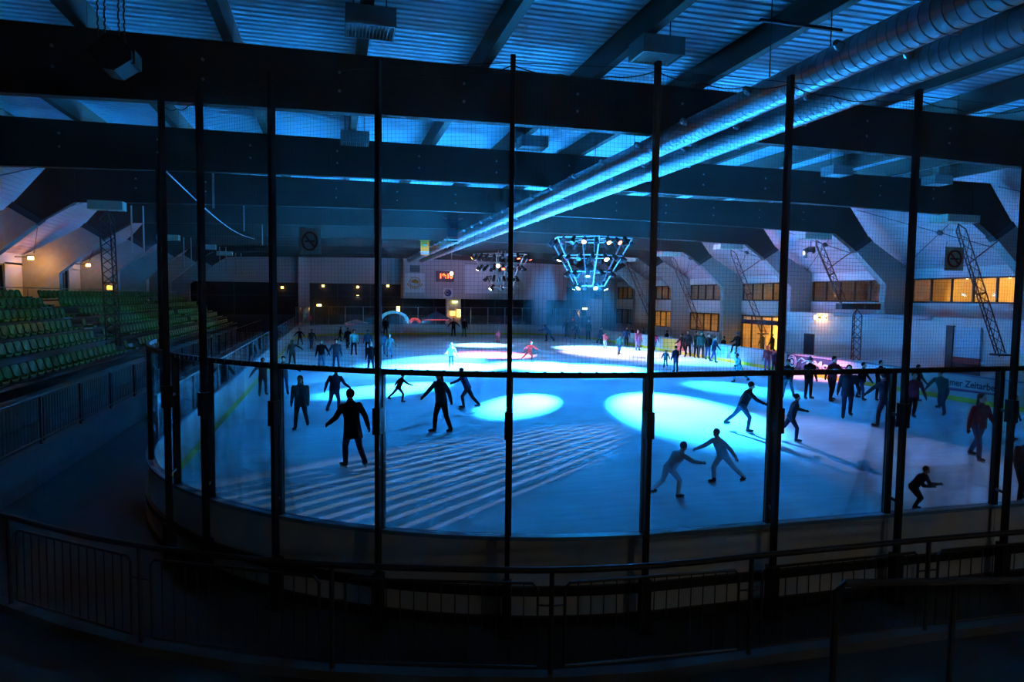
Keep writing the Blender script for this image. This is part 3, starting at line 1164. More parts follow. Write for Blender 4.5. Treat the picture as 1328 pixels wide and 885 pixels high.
# ================================================================== UNDER THE ROOF
# ventilation ducts
DX, DZ, DR = (7.55, 8.8), 7.98, 0.27
for i, x in enumerate(DX):
    t = thing('ventilation_duct', ['long silver spiral duct, the left one of the pair', 'long silver spiral duct, the right one of the pair'][i], 'duct', (x, 0, DZ), group='pair of ventilation ducts')
    ya, yb = 2.0, 70.4
    mb = MB()
    vs, fs = [], []
    n = 18
    y = ya
    rings = []
    while y < yb:
        for dy, rr in ((0, 0), (0.148, 0), (0.154, -0.009), (0.169, -0.009)):
            rings.append((y + dy, DR + rr))
        y += 0.175
    for yy, rr in rings:
        for j in range(n):
            a = 2 * PI * j / n
            vs.append((rr * math.cos(a), yy, rr * math.sin(a)))
    for k in range(len(rings) - 1):
        for j in range(n):
            fs.append((k * n + j, k * n + (j + 1) % n, (k + 1) * n + (j + 1) % n, (k + 1) * n + j))
    fs.append(tuple(range(n))); fs.append(tuple((len(rings) - 1) * n + j for j in range(n)))
    mb.add(vs, fs)
    mb.build('duct_pipe', DUCT, parent=t, smooth=True)
    y = 6.5
    while y < 69:
        for sg in (-1, 1):
            c = Vector((sg * DR * 0.93, y + (0.9 if sg > 0 else 0), -DR * 0.35 if sg > 0 else DR * 0.3))
            d = Vector((c.x, 0, c.z)).normalized()
            mb = MB(); mb.tube([c, c + d * 0.06, c + d * 0.14 + Vector((0, -0.03, 0))], [0.07, 0.075, 0.05], 8)
            mb.build('nozzle', GALV, parent=t, smooth=True)
        y += 2.3
for k in range(9):
    y = FY[k] + 3.5
    if y > 70:
        continue
    t = thing('duct_hanger', 'thin trapeze hanger holding both ducts, %s from the camera' % ['first', 'second', 'third', 'fourth', 'fifth', 'sixth', 'seventh', 'eighth', 'ninth'][k],
              'hanger', (8.17, y, 9.25), group='duct hangers')
    mb = MB(); mb.bar((-0.85, 0, 0), (0.85, 0, 0), 0.06, 0.05); mb.build('cross_bar', DARK, parent=t)
    for i, x in enumerate(DX):
        mb = MB(); mb.tube([(x - 8.17, 0, 0), (x - 8.17, 0, DZ + DR - 9.25)], 0.01, 5); mb.build('rod', DARK, parent=t)
        mb = MB(); mb.tube([(x - 8.17 + 0.3 * 0, 0, 0.02), (x - 8.17, 0, ZD - 9.25)], 0.01, 5); mb.build('rod', DARK, parent=t)

# louvred ceiling luminaires, switched off
def luminaire(px, py, z, label, rz=0.0, w_=0.9):
    p = at_z(px, py, z)
    t = thing('ceiling_luminaire', label, 'luminaire', tuple(p), rz, group='louvred box luminaires')
    mb = MB()
    mb.box((0, 0, 0.17), (w_, 0.72, 0.22))
    mb.box((-w_ / 2 + 0.02, 0, 0.0), (0.03, 0.72, 0.14)); mb.box((w_ / 2 - 0.02, 0, 0.0), (0.03, 0.72, 0.14))
    mb.box((0, -0.345, 0.0), (w_, 0.03, 0.14)); mb.box((0, 0.345, 0.0), (w_, 0.03, 0.14))
    mb.build('housing', GREY, parent=t)
    for j in range(1, 14):
        mb = MB(); mb.box((-w_ / 2 + w_ * j / 14, 0, -0.01), (0.008, 0.66, 0.1)); mb.build('louvre', PAINTW, parent=t)
    mb = MB(); mb.box((0, 0, 0.055), (w_ - 0.06, 0.66, 0.01)); mb.build('reflector', GALV, parent=t)
    for sx in (-0.3, 0.3):
        mb = MB(); mb.tube([(sx, 0, 0.28), (sx, 0, ZD - p.z)], 0.012, 5); mb.build('rod', DARK, parent=t)


luminaire(480, 37, 9.25, 'grey louvred box light hanging at the top left of centre')
luminaire(851, 72, 9.25, 'grey louvred box light hanging left of the ducts')
luminaire(690, 190, 9.3, 'louvred box light seen behind the nearest beam, above the ducts')
luminaire(460, 184, 9.3, 'louvred box light between the first two beams, left of centre')
luminaire(1085, 226, 9.3, 'louvred box light between the first two beams, right of the ducts')
luminaire(1215, 238, 9.3, 'louvred box light between the first two beams, far right')

# black loudspeaker on chains
p = at_y(150, 75, 12.5)
t = thing('loudspeaker', 'black loudspeaker cluster on chains at the top left', 'loudspeaker', tuple(p))
mb = MB(); mb.prism([(-0.34, 0.0), (-0.05, 0.28), (0.12, 0.26), (0.3, 0.05), (0.3, -0.1), (0.05, -0.28), (-0.12, -0.26)], -0.3, 0.25)
mb.build('cabinet', mat('speaker_black', (0.004, 0.004, 0.004), 0.8), parent=t)
mb = MB(); mb.box((0.3, 0, -0.02), (0.06, 0.4, 0.22)); mb.build('horn', MATS['speaker_black'], parent=t)
for x in (-0.25, -0.15, 0.05, 0.13):
    pts = [(x, 0.0, 0.1)]
    mb = MB()
    z = 0.1
    while z < 2.6:
        mb.box((x + (0.012 if int(z * 20) % 2 else 0), 0, z), (0.02, 0.02, 0.07)); z += 0.06
    mb.build('chain', DARK, parent=t)


# lattice masts
def lattice(mb, a, b, w_, r=0.022, n=12):
    a, b = Vector(a), Vector(b)
    d = (b - a).normalized()
    e1 = d.cross(Vector((0, 1, 0))).normalized()
    e2 = d.cross(e1)
    cs = [e1 * (w_ / 2 * math.cos(2 * PI * j / 3 + 0.5)) + e2 * (w_ / 2 * math.sin(2 * PI * j / 3 + 0.5)) for j in range(3)]
    for c in cs:
        mb.tube([a + d * 0.35 + c, b + c], r, 6)
        mb.tube([a, a + d * 0.35 + c], r, 6)
    L = (b - a).length
    for i in range(n):
        p0 = a + d * (0.35 + (L - 0.35) * i / n)
        p1 = a + d * (0.35 + (L - 0.35) * (i + 1) / n)
        for j in range(3):
            mb.tube([p0 + cs[j], p1 + cs[(j + 1) % 3]], r * 0.6, 4)
            if i == n // 2:
                mb.tube([p0 + cs[j], p0 + cs[(j + 1) % 3]], r, 4)


MASTM = mat('red_brown_mast_steel', (0.16, 0.06, 0.05), 0.5, 0.4)
labs = {1: 'inclined lattice mast in front of the bright yellow window', 2: 'jointed lattice mast with dark box in front of the right wall',
        3: 'inclined lattice mast before the glass doors on the right', 4: 'inclined lattice mast before the middle right windows', 5: 'farthest inclined lattice mast on the right'}
for k in range(1, 6):
    y = FY[k + 1] + (-0.5 if k == 1 else 0.0)
    t = thing('lattice_mast', labs[k], 'mast', (25.7, y, 7.98), group='lattice masts hung from the beams on the right')
    mb = MB(); mb.box((0, 0, -0.12), (1.7, 0.9, 0.3)); mb.build('mount_box', mat('pale_green_metal', (0.30, 0.36, 0.30), 0.5), parent=t)
    end = Vector((2.9, 0, -5.95)) if k != 2 else Vector((2.1, 0, -3.75))
    mb = MB(); lattice(mb, (0.2, 0, -0.3), end, 0.42, 0.026, 12 if k != 2 else 8); mb.build('lattice', MASTM, parent=t)
    mb = MB(); mb.tube([(1.0, 0, -1.9), (2.6, 0.1, -0.9)], 0.022, 6); mb.build('stay', mat('red_stay', (0.35, 0.04, 0.05), 0.5), parent=t)
    if k == 2:
        mb = MB(); mb.box((3.0, -0.2, -3.95), (2.6, 0.5, 0.34)); mb.build('counterweight_box', DARK, parent=t)
        mb = MB(); lattice(mb, (2.9, -0.2, -4.1), (2.9, -0.2, -7.0), 0.55, 0.03, 6); mb.build('lower_lattice', MASTM, parent=t)
    else:
        mb = MB(); mb.lathe([(0.4, -0.03), (0.42, 0.0), (0.4, 0.03)], tuple(end), 14); mb.build('end_ring', DARK, parent=t)
p2 = at_y(141, 230, FY[3] - 0.4)
for k, (px, lb) in {3: (138, 'dark vertical lattice mast rising from the green seats'), 5: (217, 'short mast box under the beam, first right of the vertical mast'), 6: (267, 'short mast box under the beam, second right of the vertical mast'), 7: (290, 'short mast box under the beam, farthest on the left')}.items():
    y = FY[k] - 0.5 if k > 3 else 32.0
    p = at_y(px, 230, y)
    t = thing('lattice_mast', lb, 'mast', (p.x, y, 7.8), group='lattice masts hung from the beams on the left')
    mb = MB(); mb.box((0, 0, 0.1), (1.3, 0.6, 0.36)); mb.build('mount_box', MATS['pale_green_metal'], parent=t)
    if k == 3:
        mb = MB(); lattice(mb, (0, 0, -0.1), (0.15, 0, -5.75), 0.62, 0.03, 14); mb.build('lattice', mat('dark_mast_steel', (0.03, 0.03, 0.035), 0.5, 0.4), parent=t)
        mb = MB(); mb.box((0.1, -0.3, -3.3), (0.16, 0.12, 0.16)); mb.build('beacon', mat('amber_beacon', (1, 0.5, 0.1), emit=(1, 0.4, 0.03), estr=5), parent=t)
    for dx in (0.9, 1.35):
        mb = MB(); mb.tube([(dx, 0, 0.15), (dx, 0, -1.8)], 0.035, 6); mb.build('rod', GALV, parent=t)
# vertical hanging rods on the left
for i, (px, y0_, y1_) in enumerate(((276, 218, 270), (316, 264, 300), (340, 288, 318))):
    Y = 24.5 + 9 * i
    a = at_y(px, y0_, Y); b = at_y(px, y1_, Y)
    mb = MB(); mb.tube([a, (a.x, a.y, b.z)], 0.035, 6); mb.box((a.x, a.y, a.z), (0.22, 0.1, 0.08))
    tag(mb.build('hanging_rod', GALV), ['longest thin hanging rod left of the net sign', 'middle thin hanging rod left of the net sign', 'shortest thin hanging rod left of the net sign'][i], 'rod', 'hanging rods on the left')
# slack cable
a, b = at_y(215, 222, 18.0), at_y(330, 310, 44.0)
pts = [a.lerp(b, i / 16) - Vector((0, 0, 0.35 * math.sin(PI * i / 16))) for i in range(17)]
mb = MB(); mb.tube(pts, 0.02, 5)
tag(mb.build('slack_cable', GALV), 'slack pale cable sagging across the upper left behind the posts', 'cable')


# jersey shaped decorations
def jersey(px, py, Y, label, body, trim, stripe, w_=1.2, h_=1.55):
    p = at_y(px, py, Y)
    t = thing('hanging_jersey', label, 'decoration', tuple(p), group='jersey shaped decorations by the ducts')
    bw = w_ * 0.5
    poly = [(-bw / 2, -h_ / 2), (bw / 2, -h_ / 2), (bw / 2 + 0.02, h_ * 0.18), (w_ / 2, h_ * 0.30), (w_ / 2 + 0.02, h_ * 0.5), (bw / 2, h_ * 0.42), (0.13, h_ * 0.36), (-0.13, h_ * 0.36), (-bw / 2, h_ * 0.42), (-w_ / 2 - 0.02, h_ * 0.5), (-w_ / 2, h_ * 0.30), (-bw / 2 - 0.02, h_ * 0.18)]
    mb = MB(); mb.prism(poly, -0.07, 0.07); mb.build('jersey_body', body, parent=t)
    mb = MB(); mb.box((0, -0.08, -h_ * 0.42), (bw + 0.02, 0.03, 0.1)); mb.box((0, 0, -h_ * 0.42), (bw + 0.02, 0.16, 0.1)); mb.build('hem_stripe', stripe, parent=t)
    mb = MB(); mb.box((0, 0, -h_ * 0.33), (bw + 0.02, 0.16, 0.07)); mb.build('hem_stripe', trim, parent=t)
    for sg in (-1, 1):
        mb = MB(); mb.bar((sg * (bw / 2 + 0.02), -0.08, h_ * 0.36), (sg * w_ / 2, -0.08, h_ * 0.42), 0.02, 0.1); mb.build('sleeve_stripe', trim, parent=t)
    mb = MB(); mb.lathe([(0.13, -0.02), (0.15, 0.0), (0.13, 0.02)], (0, -0.08, 0), 14); o = mb.build('chest_emblem', trim, parent=t)
    for x in (-0.4, 0.4):
        mb = MB(); mb.tube([(x, 0, h_ * 0.44), (x, 0, 9.6 - p.z if p.z < 9 else 0.9)], 0.01, 4); mb.build('wire', DARK, parent=t)


jersey(587, 297, 40.4, 'dark navy jersey shaped decoration with red hem hanging beside the ducts', mat('navy_cloth', (0.012, 0.010, 0.018), 0.8), mat('red_cloth', (0.4, 0.05, 0.05), 0.8), mat('cream_cloth', (0.5, 0.42, 0.3), 0.8))
jersey(551, 318, 51.5, 'gold and cyan jersey shaped decoration hanging near the duct ends', mat('gold_cloth', (0.70, 0.25, 0.012), 0.8), mat('cyan_cloth', (0.12, 0.62, 0.80), 0.7), mat('cyan_cloth', (0, 0, 0)))


# ================================================================== LIGHT RIGS
def par_mesh():
    mb = MB()
    mb.lathe([(0.07, 0.30), (0.10, 0.26), (0.115, 0.0), (0.135, -0.16)], n=10, mi=0)
    return mb.mesh('spot_lamp', BLACKMET, smooth=True)


def lens_mesh(m):
    mb = MB()
    mb.lathe([(0.118, -0.155), (0.118, -0.163), (0.06, -0.172)], n=10)
    return mb.mesh('lens', m, smooth=True)


PAR = par_mesh()
LENS = {'off': lens_mesh(mat('lens_dark', (0.03, 0.03, 0.04), 0.15)),
        'blue': lens_mesh(mat('lens_blue', (0.2, 0.6, 1), emit=(0.1, 0.5, 1.0), estr=30)),
        'white': lens_mesh(mat('lens_white', (1, 1, 1), emit=(0.25, 0.7, 1.0), estr=60)),
        'red': lens_mesh(mat('lens_red', (1, 0.1, 0.05), emit=(1.0, 0.07, 0.02), estr=16)),
        'amber': lens_mesh(mat('lens_amber', (1, 0.5, 0.1), emit=(1.0, 0.42, 0.08), estr=8)),
        'warm': lens_mesh(mat('lens_warm', (1, 0.9, 0.7), emit=(1.0, 0.75, 0.5), estr=25))}
TRUSS = mat('truss_aluminium', (0.55, 0.57, 0.6), 0.4, 0.3)


def rig(loc, label, lit, rz, sc=1.0):
    t = thing('light_rig', label, 'light rig', loc, rz, group='funnel shaped stage light rigs')
    H = 3.0
    lev = [(0.0, 0.98), (0.9, 1.55), (1.9, 2.2), (H, 2.75)]
    for z, r in lev:
        mb = MB()
        pts = [(r * sc * math.cos(PI / 3 * j), r * sc * math.sin(PI / 3 * j), z) for j in range(7)]
        for j in range(6):
            mb.tube([pts[j], pts[j + 1]], 0.045 if z in (0, H) else 0.035, 6)
        mb.build('truss_ring', TRUSS, parent=t)
    for j in range(6):
        a = PI / 3 * j
        mb = MB()
        mb.tube([(0.98 * sc * math.cos(a), 0.98 * sc * math.sin(a), 0), (2.75 * sc * math.cos(a), 2.75 * sc * math.sin(a), H)], 0.05, 8)
        mb.build('truss_bar', TRUSS, parent=t)
        mb = MB(); mb.tube([(2.6 * sc * math.cos(a), 2.6 * sc * math.sin(a), H), (0, 0, H + 0.3)], 0.012, 5); mb.build('chain', DARK, parent=t)
    mb = MB(); mb.tube([(0, 0, H + 0.2), (0, 0, ZD + 0.02 - loc[2])], 0.05, 8); mb.tube([(0.4, 0.1, 0.4), (0.4, 0.1, ZD + 0.02 - loc[2])], 0.03, 6)
    mb.build('hanging_rod', GALV, parent=t)
    mb = MB(); mb.tube([(-1.5, 0, H), (1.5, 0, H)], 0.04, 6); mb.tube([(0, -1.5, H), (0, 1.5, H)], 0.04, 6); mb.build('cross_bar', TRUSS, parent=t)
    cnt = 0
    for z, r, n in ((H - 0.25, 2.62, 22), (1.75, 2.15, 16), (0.75, 1.52, 10), (-0.05, 1.0, 6)):
        for j in range(n):
            a = 2 * PI * j / n + 0.13
            o = link('spot_lamp', PAR, t)
            o.location = (r * sc * math.cos(a), r * sc * math.sin(a), z)
            tilt = R(40 + 18 * math.sin(cnt * 2.1))
            o.rotation_euler = (0, -tilt, a) if z > 1 or True else (0, 0, a)
            o.scale = (1.22, 1.22, 1.22)
            ln = link('lens', LENS[lit.get(cnt, 'off')], o)
            cnt += 1
    return t


R1 = Vector(tuple(at_y(765, 371, 42.0)))
R2 = Vector(tuple(at_y(650, 373, 62.0)))
lit1 = {16: 'red', 15: 'amber', 13: 'amber', 6: 'amber', 3: 'warm', 33: 'warm', 29: 'warm', 48: 'white', 49: 'blue', 50: 'white', 51: 'white', 52: 'blue', 53: 'white', 44: 'blue'}
lit2 = {8: 'warm', 10: 'amber', 17: 'red', 20: 'red', 33: 'red', 29: 'warm', 48: 'white', 50: 'white', 51: 'white', 53: 'blue'}
g1 = rig(R1, 'large funnel shaped light rig hanging over the middle of the ice', lit1, 0.35)
g2 = rig(R2, 'smaller looking light rig farther away, left of the large one', lit2, 0.1)
BLUE = (0.0, 0.36, 1.0)
CYAN = (0.035, 0.38, 1.0)


def watts(level, src, tgt):
    """lamp power that gives a white floor the brightness level at the target"""
    r = (Vector(tgt) - Vector(src)).length
    return level * 39.5 * r ** 3 / (src[2] * 0.75)


def pool(rg, px, py, rad, col, level, blend=0.5):
    """a rig lamp aimed at a point of the ice; rad is the pool radius in metres"""
    tgt = at_z(px, py, 0)
    d = Vector((tgt.x - rg.x, tgt.y - rg.y, 0))
    d = d.normalized() if d.length > 0.01 else Vector((1, 0, 0))
    src = Vector((rg.x, rg.y, rg.z + 2.45)) + d * 3.1
    L = (tgt - src).length
    lamp('pool_light', 'SPOT', src, col, watts(level * POOL, src, tgt), parent=(g1 if rg is R1 else g2), target=tgt, size=0.10, angle=math.degrees(2 * math.atan(1.12 * rad / L)), blend=0.85)


# blue washes over the whole sheet
for rg, g, pts in ((R1, g1, [(660, 640, 0.02), (960, 640, 0.03), (440, 590, 0.09), (1230, 580, 0.03), (700, 545, 0.015), (420, 500, 0.12), (1000, 545, 0.03)]), (R2, g2, [(560, 460, 0.18), (800, 450, 0.15), (430, 450, 0.06)])):
    for px, py, lv in pts:
        tgt = at_z(px, py, 0)
        d = Vector((tgt.x - rg.x, tgt.y - rg.y, 0)).normalized()
        src = Vector((rg.x, rg.y, rg.z + 2.4)) + d * 3.1
        L = (tgt - src).length
        lamp('wash_light', 'SPOT', src, BLUE, watts(lv * BLUE_WASH, src, tgt), parent=g, target=tgt, size=0.25, angle=min(100, math.degrees(2 * math.atan(7.0 / L))), blend=1.0)
pool(R1, 678, 523, 1.5, CYAN, 2.4)
pool(R1, 872, 529, 2.5, CYAN, 2.4)
pool(R1, 518, 504, 1.8, CYAN, 1.6)
pool(R1, 585, 477, 3.2, CYAN, 5.5)
pool(R1, 760, 480, 4.0, CYAN, 5.5)
pool(R1, 690, 474, 3.0, CYAN, 5.0)
pool(R1, 950, 503, 2.2, CYAN, 0.4)
pool(R1, 900, 470, 3.2, (0.05, 0.55, 1.0), 0.35)
pool(R1, 1085, 492, 2.2, (1.0, 0.20, 0.25), 0.16)
pool(R1, 645, 461, 2.8, (1.0, 0.10, 0.12), 1.6)
pool(R2, 625, 448, 3.0, (0.3, 0.6, 1.0), 0.6)
pool(R2, 770, 452, 3.6, (0.3, 0.6, 1.0), 0.6)
pool(R2, 800, 459, 4.2, (1.0, 0.62, 0.8), 0.25)
pool(R2, 560, 470, 3.6, (0.1, 0.5, 1.0), 0.3)
pool(R1, 1250, 612, 4.0, (1.0, 0.62, 0.66), 0.009)
# amber lamps on the two jersey decorations and a fill light added inside the far rig to show its bars
for jx, jy, jY in ((587, 297, 40.4), (551, 318, 51.5)):
    tg = at_y(jx, jy, jY)
    src = Vector((R1.x, R1.y, R1.z + 1.0)) + Vector((-2.9, -1.4, 0))
    lamp('amber_light', 'SPOT', src, (1.0, 0.55, 0.2), 4500, parent=g1, target=tg, size=0.08, angle=10, blend=0.6)
lamp('rig_fill', 'POINT', (R2.x - 0.2, R2.y - 0.3, R2.z + 1.2), (0.75, 0.6, 0.9), 60, parent=g2, size=0.2)
# two steep beams under the large rig and the thin haze they light up
for jx, jy in ((708, 470), (815, 478)):
    tg = at_z(jx, jy, 0)
    d = Vector((tg.x - R1.x, tg.y - R1.y, 0)).normalized()
    src = Vector((R1.x, R1.y, R1.z - 0.3)) + d * 1.3
    lamp('beam_light', 'SPOT', src, (0.02, 0.36, 1.0), watts(12, src, tg), parent=g1, target=tg, size=0.06, angle=22, blend=0.6)
hz = bpy.data.materials.new('thin_haze')
hz.use_nodes = True
hz.node_tree.nodes.remove(hz.node_tree.nodes['Principled BSDF'])
nt_ = hz.node_tree
vs_ = nt_.nodes.new('ShaderNodeVolumeScatter')
vs_.inputs['Color'].default_value = (0.7, 0.85, 1, 1)
vs_.inputs['Anisotropy'].default_value = 0.2
tc_ = nt_.nodes.new('ShaderNodeTexCoord')
mp_ = nt_.nodes.new('ShaderNodeMapping')
mp_.inputs['Scale'].default_value = (1 / 4.6, 1 / 4.6, 1 / 3.2)
gd_ = nt_.nodes.new('ShaderNodeTexGradient')
gd_.gradient_type = 'SPHERICAL'
ml_ = nt_.nodes.new('ShaderNodeMath')
ml_.operation = 'MULTIPLY'
ml_.inputs[1].default_value = 0.007
nt_.links.new(tc_.outputs['Object'], mp_.inputs[0])
nt_.links.new(mp_.outputs[0], gd_.inputs[0])
nt_.links.new(gd_.outputs[1], ml_.inputs[0])
nt_.links.new(ml_.outputs[0], vs_.inputs['Density'])
nt_.links.new(vs_.outputs[0], nt_.nodes['Material Output'].inputs['Volume'])
MATS['thin_haze'] = hz
mb = MB(); mb.lathe([(max(0.01, 4.6 * math.sin(PI * i / 12)), -3.2 * math.cos(PI * i / 12)) for i in range(13)], (0, 0, 0), 24)
ho = mb.build('beam_haze', hz)
ho.location = (R1.x, R1.y, R1.z - 1.2)
tag(ho, 'thin blue haze in the beams under the large light rig', 'haze', kind='stuff')
# soft magenta glow from the rigs on the hall
for rg, g, e, tg in ((R1, g1, 9000, (WR, 40, 7.2)), (R1, g1, 4200, (WR, 26, 7.0)), (R1, g1, 5200, (WR, 58, 7.2)), (R2, g2, 5200, (14, YFAR, 7.5)), (R2, g2, 2600, (0, YFAR, 8.0)), (R2, g2, 3600, (30, YFAR, 7.5))):
    d = Vector((tg[0] - rg.x, tg[1] - rg.y, 0)).normalized()
    lamp('glow_light', 'SPOT', Vector((rg.x, rg.y, rg.z + 2.2)) + d * 2.75, (0.60, 0.27, 0.50), e * 0.35, parent=g, target=tg, size=0.3, angle=44, blend=1.0)

# louvred floodlight on the right that draws stripes on the near ice
fl = Vector((XC + 19.0, FY[3] + 2.2, 7.3))
tgt = at_z(515, 628, 0)
t = thing('floodlight', 'small louvred floodlight under the roof slope on the right', 'floodlight', tuple(fl))
q = (tgt - fl).to_track_quat('-Z', 'Y').to_matrix().to_4x4()
hold = Matrix.Translation(fl)
lamp('flood_light', 'SPOT', fl, (1.0, 0.85, 0.82), watts(FLOOD, fl, tgt), parent=t, target=tgt, size=0.0015, angle=11.5, blend=0.5)
dirv = (tgt - fl).normalized()
side = dirv.cross(Vector((0, 0, 1))).normalized()
upv = side.cross(dirv)
for j in range(-7, 6):
    mb = MB()
    c = dirv * 1.2 + side * (j * 0.0175)
    vs = []
    for a, b in ((-1, -1), (1, -1), (1, 1), (-1, 1)):
        for e in (-0.0052, 0.0052):
            vs.append(c + dirv * (0.012 * a) + upv * (0.26 * b) + side * e)
    mb.add(vs, [(0, 2, 4, 6), (1, 7, 5, 3), (0, 1, 3, 2), (2, 3, 5, 4), (4, 5, 7, 6), (6, 7, 1, 0)])
    mb.build('louvre', DARK, parent=t)
mb = MB()
for s1_, u1_ in ((-0.2, 0), (0.2, 0)):
    mb.bar(side * s1_ - dirv * 0.2, side * s1_ + dirv * 0.4, 0.02, 0.3)
mb.bar(upv * 0.16 - dirv * 0.2, upv * 0.16 + dirv * 0.4, 0.4, 0.02)
mb.bar(-dirv * 0.22, -dirv * 0.2, 0.4, 0.3)
mb.build('housing', DARK, parent=t)
mb = MB(); mb.tube([upv * 0.16, Vector((0, 0, ZD - fl.z - 0.3))], 0.02, 6); mb.build('rod', DARK, parent=t)

# pendant globes by the gable
def globe(px, py, Y, ztop_py, label, e):
    p = at_y(px, py, Y)
    t = thing('pendant_lamp', label, 'lamp', tuple(p), group='small pendant globes')
    mb = MB(); mb.ball((0, 0, 0), 0.16); mb.build('globe', mat('globe_warm', (1, 0.7, 0.4), emit=(1.0, 0.62, 0.30), estr=16), parent=t, smooth=True)
    top = at_y(px, ztop_py, Y).z - p.z
    mb = MB(); mb.tube([(0, 0, 0.14), (0, 0, max(top, 9.5 - p.z))], 0.03, 6); mb.build('rod', GALV, parent=t)
    lamp('globe_light', 'POINT', (p.x, p.y - 0.35, p.z), (1.0, 0.6, 0.35), e, parent=t, size=0.15)


globe(585.5, 355, 58, 325, 'small bright pendant globe in front of the scoreboard', 12)
globe(646, 345, 58.3, 303, 'small bright pendant globe above the far light rig', 12)

# ================================================================== ON THE GABLE BLOCK
def flat_sign(name, px0, py0, px1, py1, Y, label, cat, m, group=None, depth=0.08):
    a = at_y(px0, py0, Y); b = at_y(px1, py1, Y)
    c = (a + b) / 2
    Y = YB - depth / 2 - 0.004
    t = thing(name, label, cat, (c.x, Y, c.z), group=group)
    W, H = abs(b.x - a.x), abs(a.z - b.z)
    mb = MB(); mb.box((0, 0, 0), (W, depth, H)); mb.build('panel', m, parent=t)
    return t, W, H


YS = YB - 0.13
t, W, H = flat_sign('emblem_banner', 525.5, 354, 550.5, 380, YS, 'white banner with round golden club emblem on the far wall', 'banner', mat('banner_white', (0.75, 0.75, 0.76), 0.7))
GOLD = mat('emblem_gold', (0.65, 0.33, 0.06), 0.6)
mb = MB(); mb.tube([(0.62 * math.cos(a), -0.06, 0.1 + 0.55 * math.sin(a)) for a in [2 * PI * i / 28 for i in range(29)]], 0.05, 6)
mb.build('emblem_ring', GOLD, parent=t)
mb = MB(); mb.prism([(-0.45, 0.05), (-0.3, 0.35), (0.1, 0.45), (0.45, 0.2), (0.4, -0.1), (0.1, -0.05), (-0.2, 0.0)], -0.07, -0.05); mb.build('emblem_figure', GOLD, parent=t)
mb = MB()
for i in range(9):
    a = PI * 1.12 + PI * 0.76 * i / 8
    mb.box((0.86 * math.cos(a), -0.06, 0.12 + 0.72 * math.sin(a)), (0.13, 0.02, 0.2))
mb.build('emblem_ribbon', GOLD, parent=t)
t, W, H = flat_sign('vent_grille', 532, 344, 544.5, 353.5, YS, 'small dark ventilation grille above the emblem banner', 'grille', DARK)
for j in range(6):
    mb = MB(); mb.box((0, -0.06, -H / 2 + H * (j + 0.5) / 6), (W * 0.95, 0.03, H / 14)); mb.build('slat', GREY, parent=t)
t, W, H = flat_sign('scoreboard', 565.5, 351.5, 588.5, 366, YS, 'dark scoreboard with glowing red digits on the far wall', 'scoreboard', mat('scoreboard_dark', (0.02, 0.018, 0.03), 0.4), depth=0.2)
o = link('digits', text_mesh('19:10', 0.72, mat('red_digit', (1, 0.1, 0.02), emit=(1.0, 0.08, 0.01), estr=9), 0.01, 0.02), t)
o.location = (0.1, -0.12, 0.02); o.rotation_euler = (PI / 2, 0, 0)
t, W, H = flat_sign('round_sign', 575, 374, 587, 386, YS, 'small white sign with dark blue disc under the scoreboard', 'sign', mat('sign_white', (0.7, 0.7, 0.7), 0.6))
mb = MB(); mb.tube([(0, -0.07, 0), (0, -0.04, 0)], 0.42, 20); mb.build('disc', mat('sign_blue', (0.03, 0.06, 0.25), 0.5), parent=t)
mb = MB(); mb.tube([(-0.1 + 0.2 * math.cos(a), -0.08, 0.05 + 0.2 * math.sin(a)) for a in [0.9 + 4.4 * i / 12 for i in range(13)]], 0.05, 5); mb.build('mark', mat('sign_yellow', (0.6, 0.55, 0.1), 0.5), parent=t)
t, W, H = flat_sign('projection_screen', 603.5, 343, 668, 381.5, YS, 'large blank pale screen on the far wall behind the far light rig', 'screen', mat('screen_white', (0.72, 0.74, 0.76), 0.7))
mb = MB(); mb.box((0, -0.05, H / 2 + 0.06), (W + 0.2, 0.12, 0.12)); mb.build('roller', GREY, parent=t)
# black boxes near the duct
for px, py, Y, lb in ((692, 293, 45.0, 'black loudspeaker box under the ducts, larger one'), (592, 327, 62.0, 'black loudspeaker box under the ducts near their far end')):
    p = at_y(px, py, Y)
    t = thing('loudspeaker', lb, 'loudspeaker', tuple(p), group='loudspeaker boxes under the ducts')
    mb = MB(); mb.prism([(-0.42, 0.3), (0.42, 0.3), (0.42, -0.3), (-0.42, -0.22)], -0.3, 0.3); mb.build('cabinet', DARK, parent=t)
    mb = MB(); mb.box((0, -0.32, 0), (0.7, 0.02, 0.4)); mb.build('grille', BLACKMET, parent=t)
    for x in (-0.3, 0.3):
        mb = MB(); mb.tube([(x, 0, 0.3), (x, 0, 9.5 - p.z)], 0.012, 5); mb.build('wire', DARK, parent=t)


# exit lights and small lamps at the far end
def small_lamp(px, py, Y, label, col, est, w_=0.5, h_=0.2, power=0, cat='lamp', name='exit_light'):
    p = at_y(px, py, Y)
    t = thing(name, label, cat, tuple(p), group='small lamps at the far end')
    mb = MB(); mb.box((0, 0, 0), (w_, 0.12, h_)); mb.build('lit_face', mat('lamp_%d_%d' % (px, py), col, emit=col, estr=est), parent=t)
    mb = MB(); mb.box((0, 0.05, h_ / 2 + 0.03), (w_ + 0.06, 0.16, 0.06)); mb.build('casing', DARK, parent=t)
    if power:
        lamp('lamp_light', 'POINT', (p.x, p.y - 0.4, p.z), col, power, parent=t, size=0.15)


